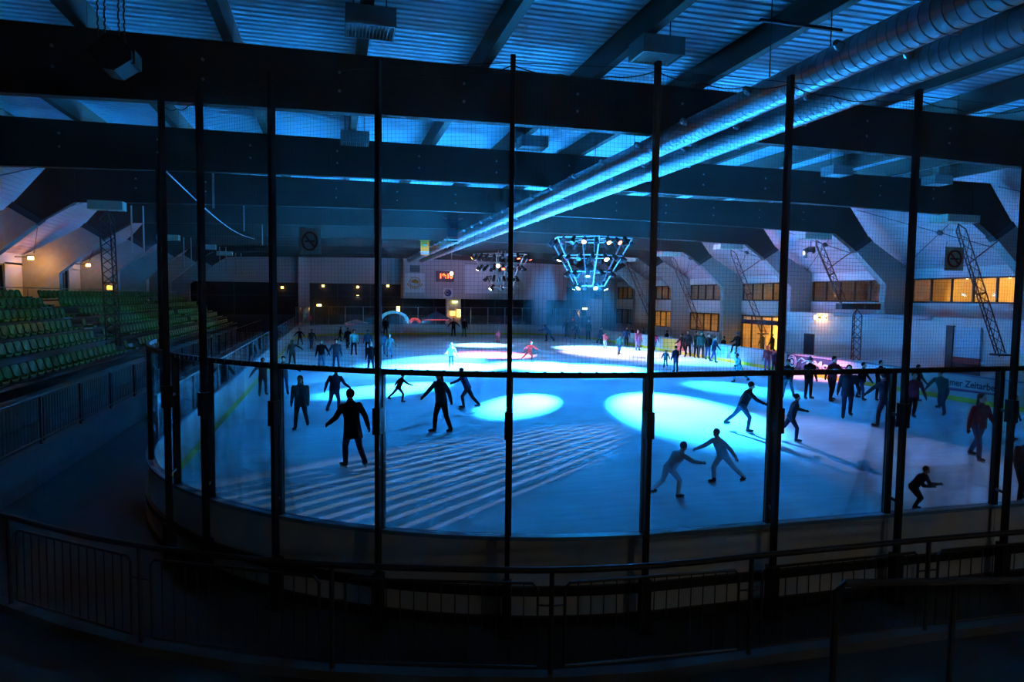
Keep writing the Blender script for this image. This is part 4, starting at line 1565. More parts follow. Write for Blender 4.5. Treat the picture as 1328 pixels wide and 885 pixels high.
small_lamp(590, 391.5, YB + 0.2, 'green-yellow exit light under the gable block', (0.75, 0.9, 0.15), 7, 0.6, 0.22, 0)
small_lamp(758.5, 400.5, YB + 0.5, 'green-yellow exit light behind the large light rig', (0.75, 0.9, 0.15), 7, 0.6, 0.22, 0)
for i, (px, py, lb) in enumerate(((366, 373, 'farthest left of the warm lamps behind the far glazing'), (419, 371, 'warm lamp behind the far glazing beside the white pillar'), (464, 372.5, 'upper warm lamp of the pair behind the far glazing'), (464, 384.5, 'lower warm lamp of the pair behind the far glazing'),
                            (503, 371, 'warm lamp behind the far glazing next to the gable block'), (414, 396, 'largest yellow lamp low behind the far end glass'))):
    small_lamp(px, py, YFAR + 1.2 if py < 390 else YFAR - 0.4, lb, (1.0, 0.55, 0.12), 8 if py < 390 else 14, 0.28 if py < 390 else 0.5, 0.24, 1.5, name='glazing_lamp')
small_lamp(587, 406.5, YB + 0.2, 'round orange lamp beside the lit door pane at the far end', (1.0, 0.45, 0.06), 8, 0.5, 0.5, 5, name='door_lamp')
small_lamp(595, 406.5, YB + 0.2, 'lit yellow door pane at the far end', (1.0, 0.6, 0.15), 3, 0.42, 0.95, 0, cat='door pane', name='lit_door_pane')
small_lamp(516.5, 401, YFAR - 0.3, 'lit yellow window pane behind the arched blue canopy', (1.0, 0.7, 0.3), 4, 0.42, 0.62, 0, cat='window pane', name='lit_window_pane')

# stalls behind the far boards
def canopy_stall(px, py, Y, w_, h_, arched, label, mcol, ecol):
    p = at_y(px, py, Y)
    p.z = 0
    t = thing('stall_canopy', label, 'stall', tuple(p), group='stalls behind the far boards')
    top = at_y(px, py, Y).z
    m = mat('canopy_' + mcol[0], mcol[1], 0.45)
    if arched:
        pts = [(-w_ / 2 * math.cos(PI * i / 14), 0, top - h_ + h_ * math.sin(PI * i / 14)) for i in range(15)]
        for yy in (-0.5, 0.5):
            mb = MB(); mb.tube([(x, yy, z) for x, _, z in pts], 0.14, 8); mb.build('arch', mat('lit_arch_' + mcol[0], mcol[1], 0.4, emit=ecol, estr=0.55), parent=t, smooth=True)
        mb = MB()
        vs = []
        for x, _, z in pts:
            vs += [(x, -0.5, z), (x, 0.5, z), (x, 0.5, z - 0.04), (x, -0.5, z - 0.04)]
        mb.add(vs, [(i * 4 + j, i * 4 + (j + 1) % 4, i * 4 + 4 + (j + 1) % 4, i * 4 + 4 + j) for i in range(14) for j in range(4)])
        mb.build('roof_skin', m, parent=t)
    else:
        mb = MB()
        a = w_ / 2
        mb.add([(-a, -a, top - h_), (a, -a, top - h_), (a, a, top - h_), (-a, a, top - h_), (0, 0, top)], [(0, 1, 4), (1, 2, 4), (2, 3, 4), (3, 0, 4), (3, 2, 1, 0)])
        mb.build('roof_skin', m, parent=t)
    for sx in (-1, 1):
        for yy in (-0.5, 0.5):
            mb = MB(); mb.tube([(sx * w_ / 2, yy, 0), (sx * w_ / 2, yy, top - h_)], 0.05, 6); mb.build('pole', GALV, parent=t)
    mb = MB(); mb.box((0, 0.2, 0.5), (w_ * 0.9, 0.6, 1.0)); mb.build('counter', GREY, parent=t)
    if ecol and not arched:
        mb = MB(); mb.box((0, -0.12, top - h_ - 0.05), (w_ * 0.9, 0.06, 0.1)); mb.build('light_strip', mat('strip_%s' % mcol[0], ecol, emit=ecol, estr=1.2), parent=t)
        lamp('strip_light', 'POINT', (p.x, p.y - 0.6, top - h_ - 0.3), ecol, 8, parent=t, size=0.2)


canopy_stall(511, 405, 78.3, 3.0, 1.0, True, 'arched blue canopy of a stall behind the far boards', ('blue', (0.05, 0.35, 0.60)), (0.1, 0.6, 1.0))
canopy_stall(566, 404, 78.4, 3.2, 0.9, False, 'peaked blue canopy of a stall behind the far boards', ('teal', (0.04, 0.25, 0.42)), (1.0, 0.12, 0.10))
canopy_stall(462, 414, 78.3, 2.6, 0.5, False, 'low dark canopy of a stall left of the arched one', ('slate', (0.06, 0.18, 0.28)), (1.0, 0.15, 0.12))
canopy_stall(538, 414, 77.4, 1.0, 0.4, True, 'low arched canopy with red lights between the two blue canopies', ('maroon', (0.2, 0.06, 0.10)), (1.0, 0.1, 0.08))

# unseen fill lamp, added to warm the outer faces of the near boards
t = thing('wall_lamp', 'added unseen fill lamp on the wall behind the terrace', 'lamp', (9.0, -7.98, 5.6))
mb = MB(); mb.box((0, 0, 0), (0.5, 0.1, 0.22)); mb.build('lit_face', mat('fill_lamp_face', (1, 0.8, 0.5), emit=(1.0, 0.75, 0.4), estr=3), parent=t)
mb = MB(); mb.box((0, -0.03, 0.14), (0.56, 0.12, 0.06)); mb.build('casing', DARK, parent=t)
lamp('lamp_light', 'POINT', (9.0, -7.5, 5.6), (1.0, 0.78, 0.5), 130, parent=t, size=0.2)

# ================================================================== PEOPLE
SKIN = mat('skin', (0.42, 0.27, 0.20), 0.6)
CLOTH = {}


def cloth(c):
    key = 'cloth_%02d_%02d_%02d' % tuple(int(99 * v) for v in c)
    return mat(key, c, 0.9, var=0.2, scale=14, spec=0.08)


_SPH = []
for i in range(1, 6):
    th = PI * i / 6
    for j in range(9):
        _SPH.append((math.sin(th) * math.cos(2 * PI * j / 9), math.sin(th) * math.sin(2 * PI * j / 9), math.cos(th)))


class Body:
    def __init__(self):
        self.v, self.f, self.t = [], [], []

    def add(self, vs, fs, tagi):
        n = len(self.v)
        self.v += [tuple(p) for p in vs]
        self.f += [tuple(i + n for i in f) for f in fs]
        self.t += [tagi] * len(vs)

    def cap(self, p, q, r1, r2, tagi, n=9):
        """tapered capsule"""
        p, q = Vector(p), Vector(q)
        d = (q - p)
        L = d.length
        d = d / L if L > 1e-6 else Vector((0, 0, 1))
        a = d.cross(Vector((0.3, 0.9, 0.1)))
        a = a.normalized()
        b = d.cross(a)
        rings = [(p, -0.94, 0.34, r1), (p, -0.6, 0.8, r1), (p, 0, 1, r1), (q, 0, 1, r2), (q, 0.6, 0.8, r2), (q, 0.94, 0.34, r2)]
        m = int(L / 0.06)
        mid = [(p.lerp(q, i / (m + 1)), 0, 1, r1 + (r2 - r1) * i / (m + 1)) for i in range(1, m + 1)]
        rings = rings[:3] + mid + rings[3:]
        vs, fs = [], []
        for c, ax, rr, r_ in rings:
            for j in range(n):
                t = 2 * PI * j / n
                vs.append(c + d * (ax * r_) + (a * math.cos(t) + b * math.sin(t)) * (rr * r_))
        for i in range(len(rings) - 1):
            for j in range(n):
                fs.append((i * n + j, i * n + (j + 1) % n, (i + 1) * n + (j + 1) % n, (i + 1) * n + j))
        fs.append(tuple(range(n))[::-1])
        fs.append(tuple((len(rings) - 1) * n + j for j in range(n)))
        self.add(vs, fs, tagi)

    def loft(self, secs, ex, ey, tagi, n=14):
        """elliptic sections: (centre, rx, ry)"""
        vs, fs = [], []
        full = []
        for (c0, a0, b0), (c1, a1, b1) in zip(secs[:-1], secs[1:]):
            m = max(1, int((Vector(c1) - Vector(c0)).length / 0.045))
            full += [(Vector(c0).lerp(Vector(c1), i / m), a0 + (a1 - a0) * i / m, b0 + (b1 - b0) * i / m) for i in range(m)]
        secs = full + [secs[-1]]
        for c, rx, ry in secs:
            for j in range(n):
                t = 2 * PI * j / n
                vs.append(Vector(c) + ex * (rx * math.cos(t)) + ey * (ry * math.sin(t)))
        for i in range(len(secs) - 1):
            for j in range(n):
                fs.append((i * n + j, i * n + (j + 1) % n, (i + 1) * n + (j + 1) % n, (i + 1) * n + j))
        fs.append(tuple(range(n))[::-1])
        fs.append(tuple((len(secs) - 1) * n + j for j in range(n)))
        self.add(vs, fs, tagi)

    def ell(self, c, ex, ey, ez, rx, ry, rz, tagi):
        secs = [(Vector(c) + ez * (-rz * math.cos(PI * i / 8)), max(1e-3, rx * math.sin(PI * i / 8)), max(1e-3, ry * math.sin(PI * i / 8))) for i in range(9)]
        self.loft(secs, ex, ey, tagi, 12)


def limb(fwd, side, sg):
    f, s_ = R(fwd), R(side)
    return Vector((sg * math.sin(s_), math.sin(f) * math.cos(s_), -math.cos(f) * math.cos(s_)))


# pose: lean, twist, legs [(fwd, side, knee) right, left], arms [(fwd, side, elbow) right, left], head pitch
POSES = {
    'stand': (3, [(2, 5, 4), (-2, 5, 4)], [(8, 9, 14), (4, 9, 12)], 6),
    'glide': (10, [(18, 3, 24), (-14, 4, 22)], [(22, 22, 30), (-16, 24, 20)], 4),
    'stride': (16, [(30, 8, 34), (-26, 12, 26)], [(-28, 22, 26), (34, 24, 40)], 2),
    'armsout': (7, [(14, 7, 14), (-8, 8, 12)], [(10, 46, 14), (6, 50, 12)], 2),
    'bend': (44, [(38, 9, 52), (-6, 18, 40)], [(56, 20, 24), (20, 46, 16)], -18),
    'push': (24, [(34, 6, 44), (-30, 26, 14)], [(44, 30, 20), (-24, 50, 10)], -8),
    'hold': (3, [(6, 5, 8), (-4, 5, 8)], [(6, 30, 6), (6, 12, 14)], 4),
    'hold2': (3, [(-4, 5, 8), (6, 5, 8)], [(6, 12, 14), (6, 30, 6)], 4),
    'sit': (8, [(82, 8, 74), (76, 10, 60)], [(30, 12, 40), (36, 12, 44)], 8),
    'walk': (4, [(18, 4, 14), (-16, 5, 14)], [(-14, 10, 12), (18, 10, 18)], 4),
    'crouch': (50, [(70, 12, 96), (52, 14, 92)], [(70, 16, 30), (60, 18, 36)], -26),
    'huddle': (34, [(46, 8, 70), (30, 10, 66)], [(30, 8, 70), (24, 8, 76)], -6),
    'point': (8, [(14, 7, 14), (-12, 8, 14)], [(12, 66, 6), (0, 14, 20)], 2),
}


def mk_person(label, px, foot, head, pose, face, top, leg, hair='short', hairc=(0.03, 0.02, 0.015), hat=None, coat=0, flip=False, z=0.0, skates=True, hclamp=(1.0, 1.98), group=None, fix=None, hand=None, wide=1.0, quality=None):
    """px, foot, head: pixel column and rows of the feet and the top of the head"""
    lean, legs, arms, hp = POSES[pose]
    if flip:
        legs, arms = legs[::-1], arms[::-1]
    P = fix if fix is not None else at_z(px, foot, z)
    if fix is None:                       # nobody stands inside or behind the boards
        lim = X1 - 0.45 - 0.35 * (int(px) % 3)
        if P.x > lim:
            P = at_x(px, foot, lim)
        P.y = min(P.y, Y1 - 0.5)
        P.z = z
        foot = proj(P)[1]
    d = proj(P)[2]
    up = 1.80 if pose not in ('bend', 'crouch', 'sit', 'huddle') else {'bend': 1.52, 'crouch': 1.05, 'sit': 1.30, 'huddle': 1.35}[pose]
    if pose == 'push':
        up = 1.66
    hh = (foot - head) * d / FPX if head else 1.7
    S = max(hclamp[0] / 1.8, min(hclamp[1] / 1.8, hh / up))
    hpx = FPX * 1.75 * S / d
    vox = quality or (0.0125 if hpx > 75 else (0.017 if hpx > 45 else 0.024))
    fine = hpx > 45
    B = Body()
    T_TOP, T_LEG, T_SKIN, T_GLOVE = 0, 1, 2, 3
    pel = Vector((0, 0, 0.96))
    l_ = R(lean)
    sd = Vector((0, math.sin(l_), math.cos(l_)))          # spine
    sf = Vector((0, math.cos(l_), -math.sin(l_)))         # chest front
    ex = Vector((1, 0, 0))
    W_ = wide * 1.12
    B.loft([(pel - sd * 0.11, 0.12, 0.09), (pel - sd * 0.06, 0.148 * W_, 0.11 * W_), (pel + sd * 0.05, 0.10 * W_, 0.08 * W_)], ex, sf, T_LEG)
    hem = -0.08 - 0.30 * coat
    B.loft([(pel + sd * hem, (0.175 + 0.04 * coat) * W_, (0.14 + 0.04 * coat) * W_), (pel + sd * 0.05, 0.172 * W_, 0.135 * W_), (pel + sd * 0.18, 0.162 * W_, 0.128 * W_), (pel + sd * 0.34, 0.186 * W_, 0.138 * W_),
            (pel + sd * 0.45, 0.20 * W_, 0.130 * W_), (pel + sd * 0.505, 0.165, 0.11), (pel + sd * 0.545, 0.095, 0.085), (pel + sd * 0.60, 0.072, 0.07)], ex, sf, T_TOP)
    neck = pel + sd * 0.53
    hpv = R(lean * 0.35 - hp * 0.4)
    hz = Vector((0, math.sin(hpv), math.cos(hpv)))
    hf = Vector((0, math.cos(hpv), -math.sin(hpv)))
    B.cap(neck, neck + hz * 0.10, 0.058, 0.054, T_SKIN)
    hc = neck + hz * 0.18 + hf * 0.02
    B.ell(hc + hz * 0.015 - hf * 0.008, ex, hf, hz, 0.086, 0.105, 0.118, T_SKIN)
    B.ell(hc - hz * 0.06 + hf * 0.028, ex, hf, hz, 0.056, 0.062, 0.06, T_SKIN)
    B.cap(hc + hf * 0.088 + hz * 0.012, hc + hf * 0.112 - hz * 0.025, 0.011, 0.017, T_SKIN, 7)
    for sg in (-1, 1):
        B.ell(hc + ex * (sg * 0.080) - hz * 0.005, hf, ex, hz, 0.02, 0.012, 0.032, T_SKIN)
    for sg, (af, asd, el) in zip((1, -1), arms):
        sh = pel + sd * 0.455 + ex * (sg * 0.185 * W_)
        ud = limb(af, asd, sg)
        elb = sh + ud * 0.29
        fd = limb(af + el, asd * 0.8, sg)
        wr = elb + fd * 0.25
        B.cap(sh, elb, 0.076, 0.064, T_TOP)
        B.cap(elb, wr, 0.064, 0.050, T_TOP)
        hd = fd
        sx_ = hd.cross(ex).normalized()
        palm = wr + hd * 0.085
        B.cap(wr + hd * 0.03, palm, 0.032, 0.036, T_GLOVE)
        fo = sx_ if sx_.length > 0.5 else Vector((0, 1, 0))
        inn = ex * (-sg)
        if fine:
            for q, (o_, ln) in enumerate(((-0.033, 0.068), (-0.011, 0.078), (0.011, 0.074), (0.033, 0.058))):
                b0 = palm + fo * o_ + hd * 0.01
                k0 = b0 + hd * ln * 0.55 + inn * 0.006
                B.cap(b0, k0, 0.0105, 0.010, T_GLOVE, 7)
                B.cap(k0, k0 + (hd * 0.75 + inn * 0.6).normalized() * ln * 0.5, 0.010, 0.009, T_GLOVE, 7)
            tb = wr + hd * 0.05 - fo * 0.03
            tdir = (hd * 0.7 - fo * 0.7 + inn * 0.15).normalized()
            B.cap(tb, tb + tdir * 0.045, 0.013, 0.012, T_GLOVE, 7)
            B.cap(tb + tdir * 0.045, tb + tdir * 0.045 + (hd * 0.9 + inn * 0.3).normalized() * 0.03, 0.012, 0.010, T_GLOVE, 7)
        else:
            B.cap(palm, palm + (hd + inn * 0.4).normalized() * 0.07, 0.034, 0.022, T_GLOVE)
            B.cap(wr + hd * 0.05 - fo * 0.03, wr + hd * 0.09 - fo * 0.065, 0.018, 0.014, T_GLOVE)
    feet = []
    for sg, (lf, ls, kn) in zip((1, -1), legs):
        hip = pel + ex * (sg * 0.092) - sd * 0.05
        td = limb(lf, ls, sg)
        knee = hip + td * 0.42
        shd = limb(lf - kn, ls * 0.8, sg)
        ank = knee + shd * 0.40
        B.cap(hip, knee, 0.098 * W_, 0.070, T_LEG)
        B.cap(knee, knee.lerp(ank, 0.45), 0.069, 0.069, T_LEG)
        B.cap(knee.lerp(ank, 0.4), ank, 0.069, 0.054, T_LEG)
        feet.append((sg, ank, shd))
    low = min(a.z for _, a, _ in feet) - (0.115 if skates else 0.08)
    if pose == 'sit':
        low = pel.z - 0.16
    me = bpy.data.meshes.new('person_shape')
    me.from_pydata([(x * S, y * S, (zz - low) * S) for x, y, zz in B.v], [], B.f)
    tmp = bpy.data.objects.new('person_shape', me)
    COL.objects.link(tmp)
    rm = tmp.modifiers.new('r', 'REMESH')
    rm.mode = 'VOXEL'
    rm.voxel_size = vox * S
    rm.use_smooth_shade = True
    sm = tmp.modifiers.new('s', 'SMOOTH')
    sm.factor = 0.5
    sm.iterations = 2 if fine else 1
    bpy.context.view_layer.update()
    bm_ = bpy.data.meshes.new_from_object(tmp.evaluated_get(bpy.context.evaluated_depsgraph_get()))
    bpy.data.objects.remove(tmp)
    kd = kdtree.KDTree(len(me.vertices))
    for i, v in enumerate(me.vertices):
        kd.insert(v.co, i)
    kd.balance()
    tags = B.t
    bm_.materials.clear()
    glove = hand if hand else (0.03, 0.03, 0.035)
    for m in (cloth(top), cloth(leg), SKIN, cloth(glove)):
        bm_.materials.append(m)
    idx = [tags[kd.find(p.center)[1]] for p in bm_.polygons]
    bm_.polygons.foreach_set('material_index', idx)
    bpy.data.meshes.remove(me)
    root = thing('person', label, 'person', (P.x, P.y, P.z if fix is not None else z), R(face), group=group or 'people on and around the ice')
    bm_.name = 'body'
    link('body', bm_, root)

    def L(v):
        return Vector((v.x * S, v.y * S, (v.z - low) * S))
    # hair or headwear
    mb = Body()
    if hat == 'hood':
        mb.ell(hc + hz * 0.01 - hf * 0.03, ex, hf, hz, 0.115, 0.118, 0.145, 0)
        nm, mc = 'hood', top
    elif hat == 'beanie':
        mb.ell(hc + hz * 0.058 - hf * 0.012, ex, hf, hz, 0.10, 0.118, 0.105, 0)
        mb.ell(hc + hz * 0.165, ex, hf, hz, 0.03, 0.03, 0.03, 0)
        nm, mc = 'beanie', hairc
    else:
        mb.ell(hc + hz * 0.035 - hf * 0.026, ex, hf, hz, 0.099, 0.108, 0.112, 0)
        if hair == 'long':
            mb.loft([(hc - hf * 0.05 + hz * 0.05, 0.085, 0.06), (hc - hf * 0.075 - hz * 0.06, 0.09, 0.055), (hc - hf * 0.085 - hz * 0.22, 0.10, 0.045), (hc - hf * 0.09 - hz * 0.30, 0.05, 0.02)], ex, hf, 0)
        nm, mc = 'hair', hairc
    hm = bpy.data.meshes.new(nm)
    hm.from_pydata([tuple(L(Vector(v))) for v in mb.v], [], mb.f)
    hm.polygons.foreach_set('use_smooth', [True] * len(hm.polygons))
    hm.materials.append(cloth(mc))
    link(nm, hm, root)
    if hpx > 75:
        for sg in (-1, 1):
            e = MB(); c = L(hc + hf * 0.084 + ex * (sg * 0.032) + hz * 0.012); e.ball(tuple(c), 0.012 * S, 8); e.build('eye', mat('eye_dark', (0.02, 0.015, 0.01), 0.3), parent=root, smooth=True)
        e = MB(); c = L(hc + hf * 0.088 - hz * 0.058); e.box(tuple(c), (0.045 * S, 0.012 * S, 0.01 * S)); e.build('mouth', mat('lip', (0.3, 0.12, 0.1), 0.5), parent=root)
    # skates or boots
    bootc = cloth((0.05, 0.05, 0.055))
    for sg, ank, shd in feet:
        out = R(12 * sg)
        fw = Vector((math.sin(out), math.cos(out), 0))
        if pose == 'sit':
            fw = Vector((0, 0.8, -0.5)).normalized()
        tilt = Vector((0, 0, 1)) if pose != 'sit' else Vector((0, 0.5, 0.8)).normalized()
        sx_ = fw.cross(tilt).normalized()
        b = Body()
        b.cap(ank - shd * 0.10, ank - tilt * 0.02, 0.058, 0.055, 0)
        b.ell(ank - tilt * 0.035 + fw * 0.07, sx_, fw, tilt, 0.048, 0.14, 0.042, 0)
        bmh = bpy.data.meshes.new('skate_boot')
        bmh.from_pydata([tuple(L(Vector(v))) for v in b.v], [], b.f)
        bmh.polygons.foreach_set('use_smooth', [True] * len(bmh.polygons))
        bmh.materials.append(bootc)
        bo = link('skate_boot' if skates else 'boot', bmh, root)
        if skates:
            k = MB()
            c0 = L(ank - tilt * 0.095 - fw * 0.06)
            c1 = L(ank - tilt * 0.095 + fw * 0.20)
            k.bar(c0, c1, 0.006 * S, 0.034 * S)
            for u in (0.2, 0.75):
                cc = c0.lerp(c1, u)
                k.box((cc.x, cc.y, cc.z + 0.025 * S), (0.03 * S, 0.05 * S, 0.035 * S))
            k.build('blade', GALV, parent=bo)
    return root


NAVY, BLK, CHAR, TEAL, MAR, DEN = (0.02, 0.03, 0.07), (0.012, 0.012, 0.015), (0.05, 0.05, 0.055), (0.06, 0.24, 0.24), (0.16, 0.025, 0.035), (0.05, 0.08, 0.16)
BRN, BLO = (0.05, 0.03, 0.02), (0.30, 0.20, 0.09)
A = mk_person
# --- near and middle ice, left half
A('tall person in long dark coat gliding, nearest skater left of centre', 457, 607, 495, 'glide', 25, BLK, NAVY, coat=0.7, flip=True)
A('person in grey-green jacket with long hair, arms slightly out, left of the nearest skater', 390, 557, 487, 'walk', 170, (0.05, 0.09, 0.09), CHAR, hair='long', hairc=BRN, coat=0.3, wide=1.05)
A('broad person in dark jacket leaning, right of the long-haired skater', 434, 535, 477, 'glide', 330, NAVY, DEN, wide=1.15)
A('slim person with arms held out beside the left boards', 341, 514, 464, 'armsout', 200, BLK, BLK, hair='long')
A('person in dark jacket stretching an arm to the right, near the left boards', 368, 512, 462, 'point', 180, CHAR, DEN, flip=True)
A('person in dark outfit skating with low spread arms, left of the central pool', 572, 562, 480, 'armsout', 120, CHAR, BLK, hair='long')
A('person leaning forward in a stride behind the spread-armed skater', 606, 531, 478, 'push', 80, NAVY, BLK)
A('small dark crouching skater left of the white pool near the post', 517, 522, 485, 'push', 290, BLK, NAVY, hclamp=(1.0, 1.4))
# --- far left group
A('person in black with slightly raised arm at the far left corner', 389, 448, 426, 'armsout', 150, BLK, BLK)
A('person in dark green jacket behind the far left corner group', 404, 453, 427, 'glide', 200, (0.03, 0.06, 0.06), DEN)
A('hooded person in long grey-green coat stretching one arm at the left boards', 379, 473, 441, 'point', 180, (0.10, 0.14, 0.13), CHAR, hat='hood', coat=0.6, flip=True)
A('person in black jacket with white shirt holding hands, left of the pair', 417, 480, 441, 'hold2', 178, BLK, (0.10, 0.20, 0.34), hair='long', hairc=BRN)
A('person in dark grey jacket holding hands, right of the pair', 436, 480, 440, 'hold', 182, (0.05, 0.06, 0.08), DEN)
A('dark blurred person close to the far boards left of the teal coat', 441, 443, 424, 'glide', 260, BLK, CHAR)
A('person in black behind the teal coat', 451, 453, 425, 'walk', 200, BLK, BLK)
A('person in pale teal jacket with dark trousers in the far left group', 459, 461, 428, 'stand', 180, (0.14, 0.42, 0.38), NAVY)
A('person in blue jacket and dark trousers left of the fifth post', 477, 459, 428, 'walk', 175, (0.07, 0.14, 0.22), BLK)
A('person in black coat and white scarf just left of the fifth post', 481, 484, 444, 'stand', 180, BLK, NAVY, hairc=BLO, coat=0.25)
A('person in blue jacket just right of the fifth post', 496, 460, 431, 'stand', 185, (0.06, 0.13, 0.22), DEN)
A('person in pale blue hat and teal coat right of the fifth post', 505, 464, 434, 'hold', 180, (0.08, 0.22, 0.24), (0.10, 0.30, 0.45), hat='beanie', hairc=(0.3, 0.6, 0.7), coat=0.3, flip=True)
A('person standing dark before the far boards near the arched canopy', 500, 437, 412, 'stand', 180, BLK, BLK)
A('person in black with arms spread at the far boards below the exit light', 588, 437, 411, 'armsout', 180, BLK, BLK)
A('person in black with green trousers at the far boards', 602, 437, 413, 'stand', 190, BLK, (0.04, 0.20, 0.06), coat=0.2)
# --- centre far
A('hooded child in white jacket on the bright ice near the centre', 585, 476, 445, 'glide', 175, (0.62, 0.72, 0.74), NAVY, hat='hood', hclamp=(1.0, 1.65))
A('hooded child in red leaning forward on the bright ice', 686, 470, 443, 'push', 200, (0.55, 0.006, 0.004), (0.25, 0.006, 0.005), hat='hood', flip=True, hclamp=(1.0, 1.7))
A('small child in pink suit left of the sixth post', 646, 445, 428, 'stand', 180, (0.60, 0.10, 0.14), (0.55, 0.16, 0.2), hat='hood', hclamp=(0.9, 1.4))
A('person in blue bending over near the far boards right of the sixth post', 712, 443, 420, 'bend', 100, (0.04, 0.12, 0.28), NAVY)
A('dark person leaning at the far boards under the large rig, left', 735, 438, 414, 'hold', 180, BLK, BLK)
A('dark person leaning at the far boards under the large rig, middle', 748, 440, 420, 'glide', 120, BLK, CHAR)
A('dark person with pale cap at the far boards under the large rig, right', 763, 436, 414, 'stand', 180, BLK, BLK, hat='beanie', hairc=(0.5, 0.55, 0.6))
A('dark person skating by the far boards right of the rig', 778, 446, 424, 'glide', 250, (0.02, 0.04, 0.08), BLK)
A('child in red top and white trousers near the far right ice', 785, 452, 431, 'stand', 180, (0.55, 0.07, 0.08), (0.65, 0.6, 0.68), hclamp=(1.0, 1.6))
A('child in teal jacket on the pink lit far ice', 803, 461, 434, 'glide', 180, (0.05, 0.36, 0.34), (0.06, 0.2, 0.4), hclamp=(1.0, 1.75))
A('person in dark blue behind the teal child', 812, 450, 424, 'walk', 160, NAVY, BLK)
A('person in pink jacket and violet trousers left of the seventh post', 827, 455, 428, 'stand', 180, (0.62, 0.20, 0.36), (0.30, 0.18, 0.42), hat='hood', wide=1.15)
A('child in magenta just right of the seventh post', 849, 450, 431, 'walk', 180, (0.55, 0.08, 0.22), (0.06, 0.2, 0.3), hclamp=(1.0, 1.6))
# --- right of the centre
A('person in teal jacket beside the navy standing one', 863, 477, 454, 'glide', 150, (0.03, 0.14, 0.16), (0.02, 0.10, 0.14), hclamp=(1.0, 1.6))
A('person in navy jacket and jeans standing with back turned on the ice', 876, 483, 449, 'stand', 10, NAVY, (0.04, 0.10, 0.24))
A('person in black leaning, leftmost of the group at the right boards', 885, 453, 433, 'glide', 100, BLK, BLK)
A('taller person in dark coat, second of the group at the right boards', 892, 455, 426, 'stand', 140, (0.03, 0.03, 0.04), BLK, coat=0.2)
A('person in dark green coat, third of the group at the right boards', 903, 458, 429, 'stand', 190, (0.03, 0.06, 0.06), BLK, coat=0.5)
A('person in dark teal with hat, fourth of the group at the right boards', 909, 457, 428, 'stand', 170, (0.03, 0.10, 0.11), CHAR, hat='beanie', hairc=(0.03, 0.12, 0.14))
A('person in black jacket and blue trousers, fifth of the group at the right boards', 918, 457, 433, 'stand', 180, BLK, (0.03, 0.08, 0.22))
A('person in dark blue jacket, sixth of the group at the right boards', 926, 456, 436, 'walk', 220, (0.02, 0.05, 0.12), (0.03, 0.08, 0.22))
A('person in pale teal clothes skating across right of the group', 958, 497, 457, 'stride', 90, (0.10, 0.38, 0.40), (0.10, 0.36, 0.42))
A('child in pink-red jacket left of the eighth post', 995, 477, 448, 'walk', 150, (0.60, 0.10, 0.14), (0.34, 0.16, 0.36), hat='hood', hclamp=(1.0, 1.6))
A('person in dark blue behind the eighth post', 1004, 478, 454, 'stand', 180, (0.02, 0.06, 0.14), NAVY)
A('person in dark jacket and pale trousers just right of the eighth post', 1021, 517, 466, 'walk', 120, BLK, (0.12, 0.2, 0.26))
A('person in black with pale skates standing still by the advertising boards', 1048, 518, 464, 'stand', 180, BLK, BLK, hat='beanie', hairc=(0.05, 0.12, 0.14))
A('person in maroon jacket with open arms before the advertising boards', 1078, 521, 462, 'armsout', 190, MAR, BLK)
A('tall person in dark coat right of the maroon one', 1098, 543, 463, 'walk', 150, (0.02, 0.03, 0.04), NAVY, coat=0.4)
A('slim person in black farther back right of the tall dark coat', 1117, 519, 470, 'walk', 200, BLK, DEN)
A('person in dark jacket seen from behind with one arm out, by the ninth post', 1146, 555, 483, 'point', 10, (0.02, 0.04, 0.06), NAVY, flip=True)
A('person in black farther back behind the arm-out skater', 1140, 520, 468, 'stand', 180, BLK, BLK)
A('person in red jacket and dark trousers right of the ninth post', 1182, 546, 482, 'glide', 150, (0.22, 0.03, 0.06), BLK)
A('slim dark skater behind the red jacket', 1188, 520, 473, 'walk', 200, BLK, NAVY)
A('person in dark green leaning over in a long stride at the right boards', 1222, 538, 480, 'push', 100, (0.02, 0.06, 0.06), NAVY, flip=True)
A('person in dark maroon jacket and jeans walking alone near the right edge', 1267, 597, 510, 'walk', 185, (0.14, 0.03, 0.035), (0.06, 0.10, 0.18), hair='long', hairc=BRN, wide=1.1)
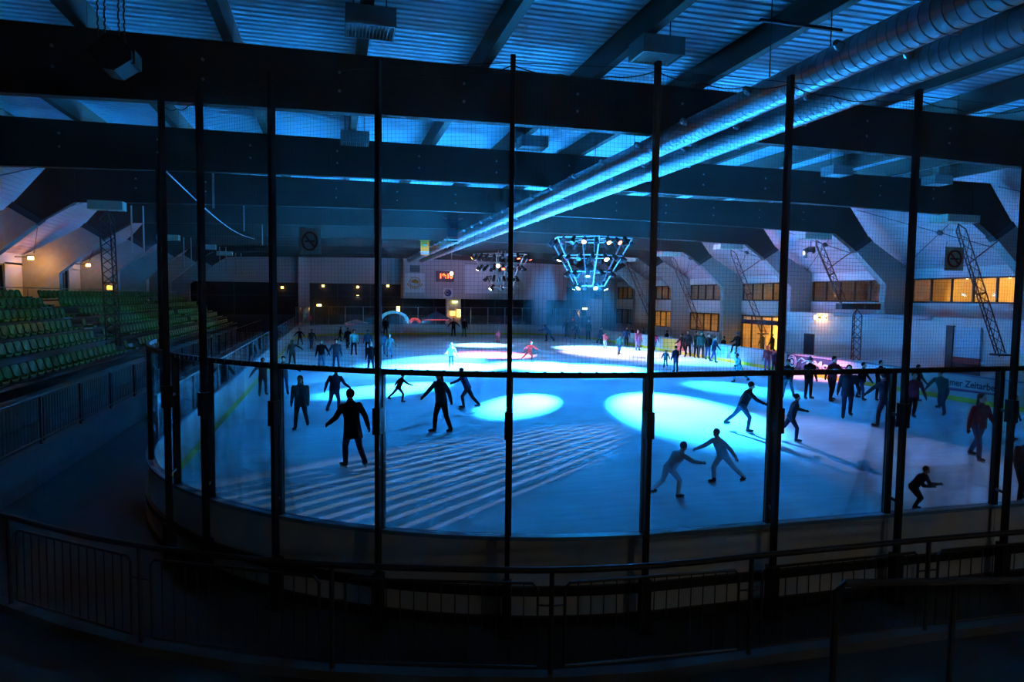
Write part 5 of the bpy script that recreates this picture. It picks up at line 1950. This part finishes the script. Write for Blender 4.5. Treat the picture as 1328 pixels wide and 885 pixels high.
A('person in dark red jacket half hidden by the last post', 1312, 572, 512, 'stand', 200, (0.12, 0.03, 0.04), CHAR)
A('dark person cut off by the right picture edge', 1326, 655, 560, 'glide', 160, BLK, BLK, wide=1.1)
A('person in black bending with a stretched arm right of the white pool', 962, 560, 496, 'push', 250, BLK, (0.03, 0.07, 0.12))
A('dark person skating beside the eighth post', 1025, 572, 508, 'stride', 240, (0.02, 0.03, 0.05), NAVY)
A('pale blue clad person bending low on the ice right of the seventh post', 868, 645, 575, 'bend', 280, (0.34, 0.5, 0.6), (0.4, 0.55, 0.65), hand=(0.4, 0.5, 0.6), hairc=(0.1, 0.2, 0.3))
A('pale blue clad person leaning into a stride in the middle of the right field', 936, 628, 556, 'push', 100, (0.34, 0.5, 0.6), (0.4, 0.55, 0.65), hand=(0.4, 0.5, 0.6), hairc=(0.1, 0.2, 0.3))
A('small dark crouching skater right of the ninth post', 1184, 662, 610, 'huddle', 200, BLK, BLK, hclamp=(1.0, 1.6))
# --- spectators behind the right boards
seat = at_x(957, 452, X1 + 0.05); seat.z = ZB + 0.06
A('person in black sitting on the right boards', 957, 455, 432, 'sit', 110, BLK, BLK, fix=seat, hat='beanie', hairc=(0.03, 0.08, 0.3))
for px, hy, lb, c in ((865, 428, 'dark spectator behind the yellow advert', BLK), (912, 424, 'dark spectator leaning behind the boards at the group', CHAR), (939, 434, 'dark spectator behind the cyan advert', BLK),
                      (820, 418, 'dark spectator at the far right corner, left one', BLK), (834, 420, 'dark spectator at the far right corner, right one', CHAR)):
    p = at_x(px, 440, X1 + 0.9); p.z = 0.0
    A(lb, px, 440, None, 'stand', 90, c, BLK, fix=p, skates=False, group='spectators behind the boards')
for y, lb in ((44.2, 'silhouetted person behind the glass doors, nearer one'), (46.6, 'silhouetted person behind the glass doors, middle one'), (47.9, 'silhouetted person behind the glass doors, farther one')):
    A(lb, 0, 440, None, 'stand', 90, BLK, BLK, fix=Vector((WR + 1.2, y, 0.0)), skates=False, group='people behind the glass doors')
